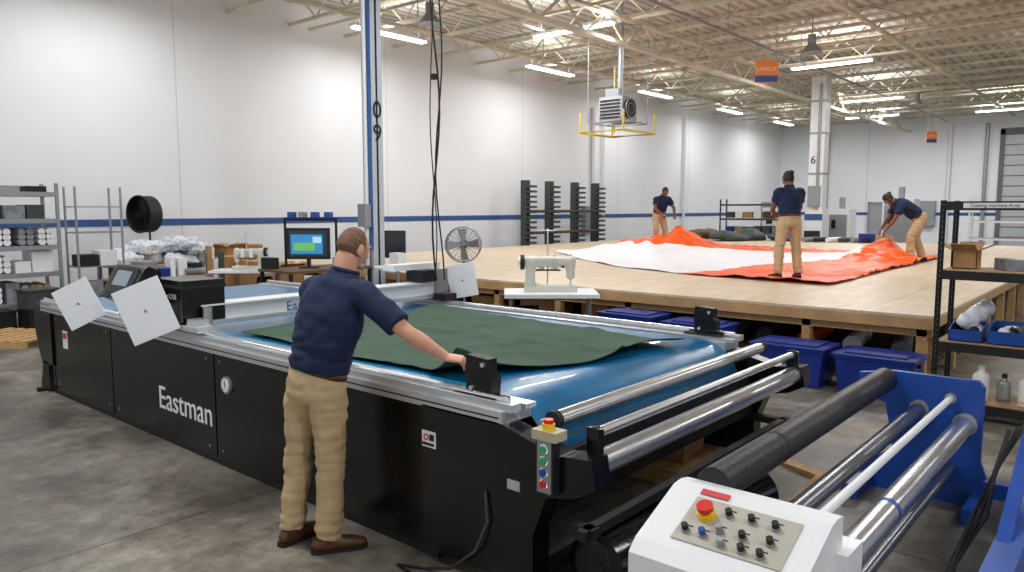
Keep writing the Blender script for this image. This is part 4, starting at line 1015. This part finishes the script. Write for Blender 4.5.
# ------------------------------------------------------------ right rack
rx0, rx1, ry0, ry1 = 7.8, 8.4, -.6, 1.5
b = B()
for x in (rx0, rx1):
    for y in (ry0, ry1):
        b.bx(x-.025, x+.025, y-.004, y+.004, 0, 2.0, BLACKM); b.bx(x-.004, x+.004, y-.025, y+.025, 0, 2.0, BLACKM)
        for k in range(38): b.bx(x-.0265, x-.012, y-.006, y-.004, .1+k*.05, .12+k*.05, GREYST)
for z in (.16, .70, 1.36, 1.99):
    for x in (rx0, rx1): b.bx(x-.012, x+.012, ry0, ry1, z-.08, z, BLACKM)
    for y in (ry0, ry1): b.bx(rx0, rx1, y-.012, y+.012, z-.08, z, BLACKM)
    if z < 1.9: b.bx(rx0+.01, rx1-.01, ry0+.01, ry1-.01, z-.012, z+.008, BOARD)
b.bx(rx0-.018, rx0-.013, .86, 1.34, 1.93, 1.975, WTXT)
b.text('Cutting machine Area', .042, Matrix(((0, 0, -1, rx0-.020), (-1, 0, 0, 1.10), (0, 1, 0, 1.952), (0, 0, 0, 1))), BLACKM)
b.fin('black_storage_rack')
carton(8.1, 1.34, 1.37, .22, .2, .17, 0, True)
b = B(); b.box((8.1, 1.0, 1.42), (.35, .12, .1), GREYB, rot_z(.5)); b.cyl((8.0, .8, 1.37), (8.0, .8, 1.45), .05, GREYST); b.bx(7.9, 8.2, .4, .6, 1.37, 1.5, WVINYL); b.fin('rack_top_tools')
def obin(x, y, z, w, d, h, m=BLUEM):
    b = B(); t = .008
    b.bx(x-w/2, x+w/2, y-d/2, y+d/2, z, z+t, m)
    b.bx(x-w/2, x-w/2+t, y-d/2, y+d/2, z, z+h*.7, m); b.bx(x+w/2-t, x+w/2, y-d/2, y+d/2, z, z+h, m)
    for s_ in (-1, 1): b.prism([(x-w/2, z), (x+w/2, z), (x+w/2, z+h), (x, z+h), (x-w/2, z+h*.7)], 'y', y+s_*(d/2)-t/2, y+s_*(d/2)+t/2, m)
    random.seed(int(y*100))
    for k in range(9): b.sph((x+random.uniform(-.3, .3)*w, y+random.uniform(-.3, .3)*d, z+h*.65), (.05, .05, .04), random.choice((GREYB, WVINYL, BLACKM, PBAG)), None, 10, 6)
    b.fin('open_parts_bin')
obin(8.08, 1.28, .71, .42, .26, .15); obin(8.08, .95, .71, .42, .30, .17); obin(8.08, .58, .71, .42, .34, .2); obin(8.08, .15, .71, .42, .34, .2)
t = B()
for k in range(5): t.sph((8.02+.05*k, 1.3-.03*k, .88+.03*k), (.09, .08, .08), PBAG, None, 12, 8)
vs, fs = remesh(t, .012, 1, lambda c: .02*noise.noise(c*14)); b = B(); b.add(vs, fs, PBAG, True); b.fin('clear_bag_of_parts')
def bottle(x, y, z, r, h, m, cap=WTXT):
    b = B(); b.loft([(x, y, z+r*.3), (x, y, z+h*.65), (x, y, z+h*.8), (x, y, z+h*.85)], [r, r, r*.5, r*.35], m, cap='flat'); b.cyl((x, y, z), (x, y, z+r*.3), r*.98, m)
    b.cyl((x, y, z+h*.85), (x, y, z+h), r*.42, cap); b.fin('supply_bottle')
bottle(8.0, 1.15, .17, .07, .32, WTXT); bottle(8.02, .97, .17, .055, .26, GREYST, BLACKM); bottle(8.0, .80, .17, .06, .3, WTXT, RED); bottle(7.95, .62, .17, .05, .22, BLUEM)
obin(8.08, .3, .17, .42, .4, .22); carton(8.1, -.2, .17, .4, .35, .3, 0, False)

# ------------------------------------------------------------ world + camera
w = bpy.data.worlds.new('w'); S.world = w; w.use_nodes = True
w.node_tree.nodes['Background'].inputs[0].default_value = (.93, .965, 1, 1); w.node_tree.nodes['Background'].inputs[1].default_value = 1.0
cam = bpy.data.cameras.new('camera'); co = bpy.data.objects.new('camera', cam); S.collection.objects.link(co)
cam.sensor_width = 36; cam.lens = 752/1024*36; cam.clip_end = 200
co.location = (0, 0, 1.93); co.rotation_euler = (radians(90-5.92), 0, radians(40.6-90))
S.camera = co
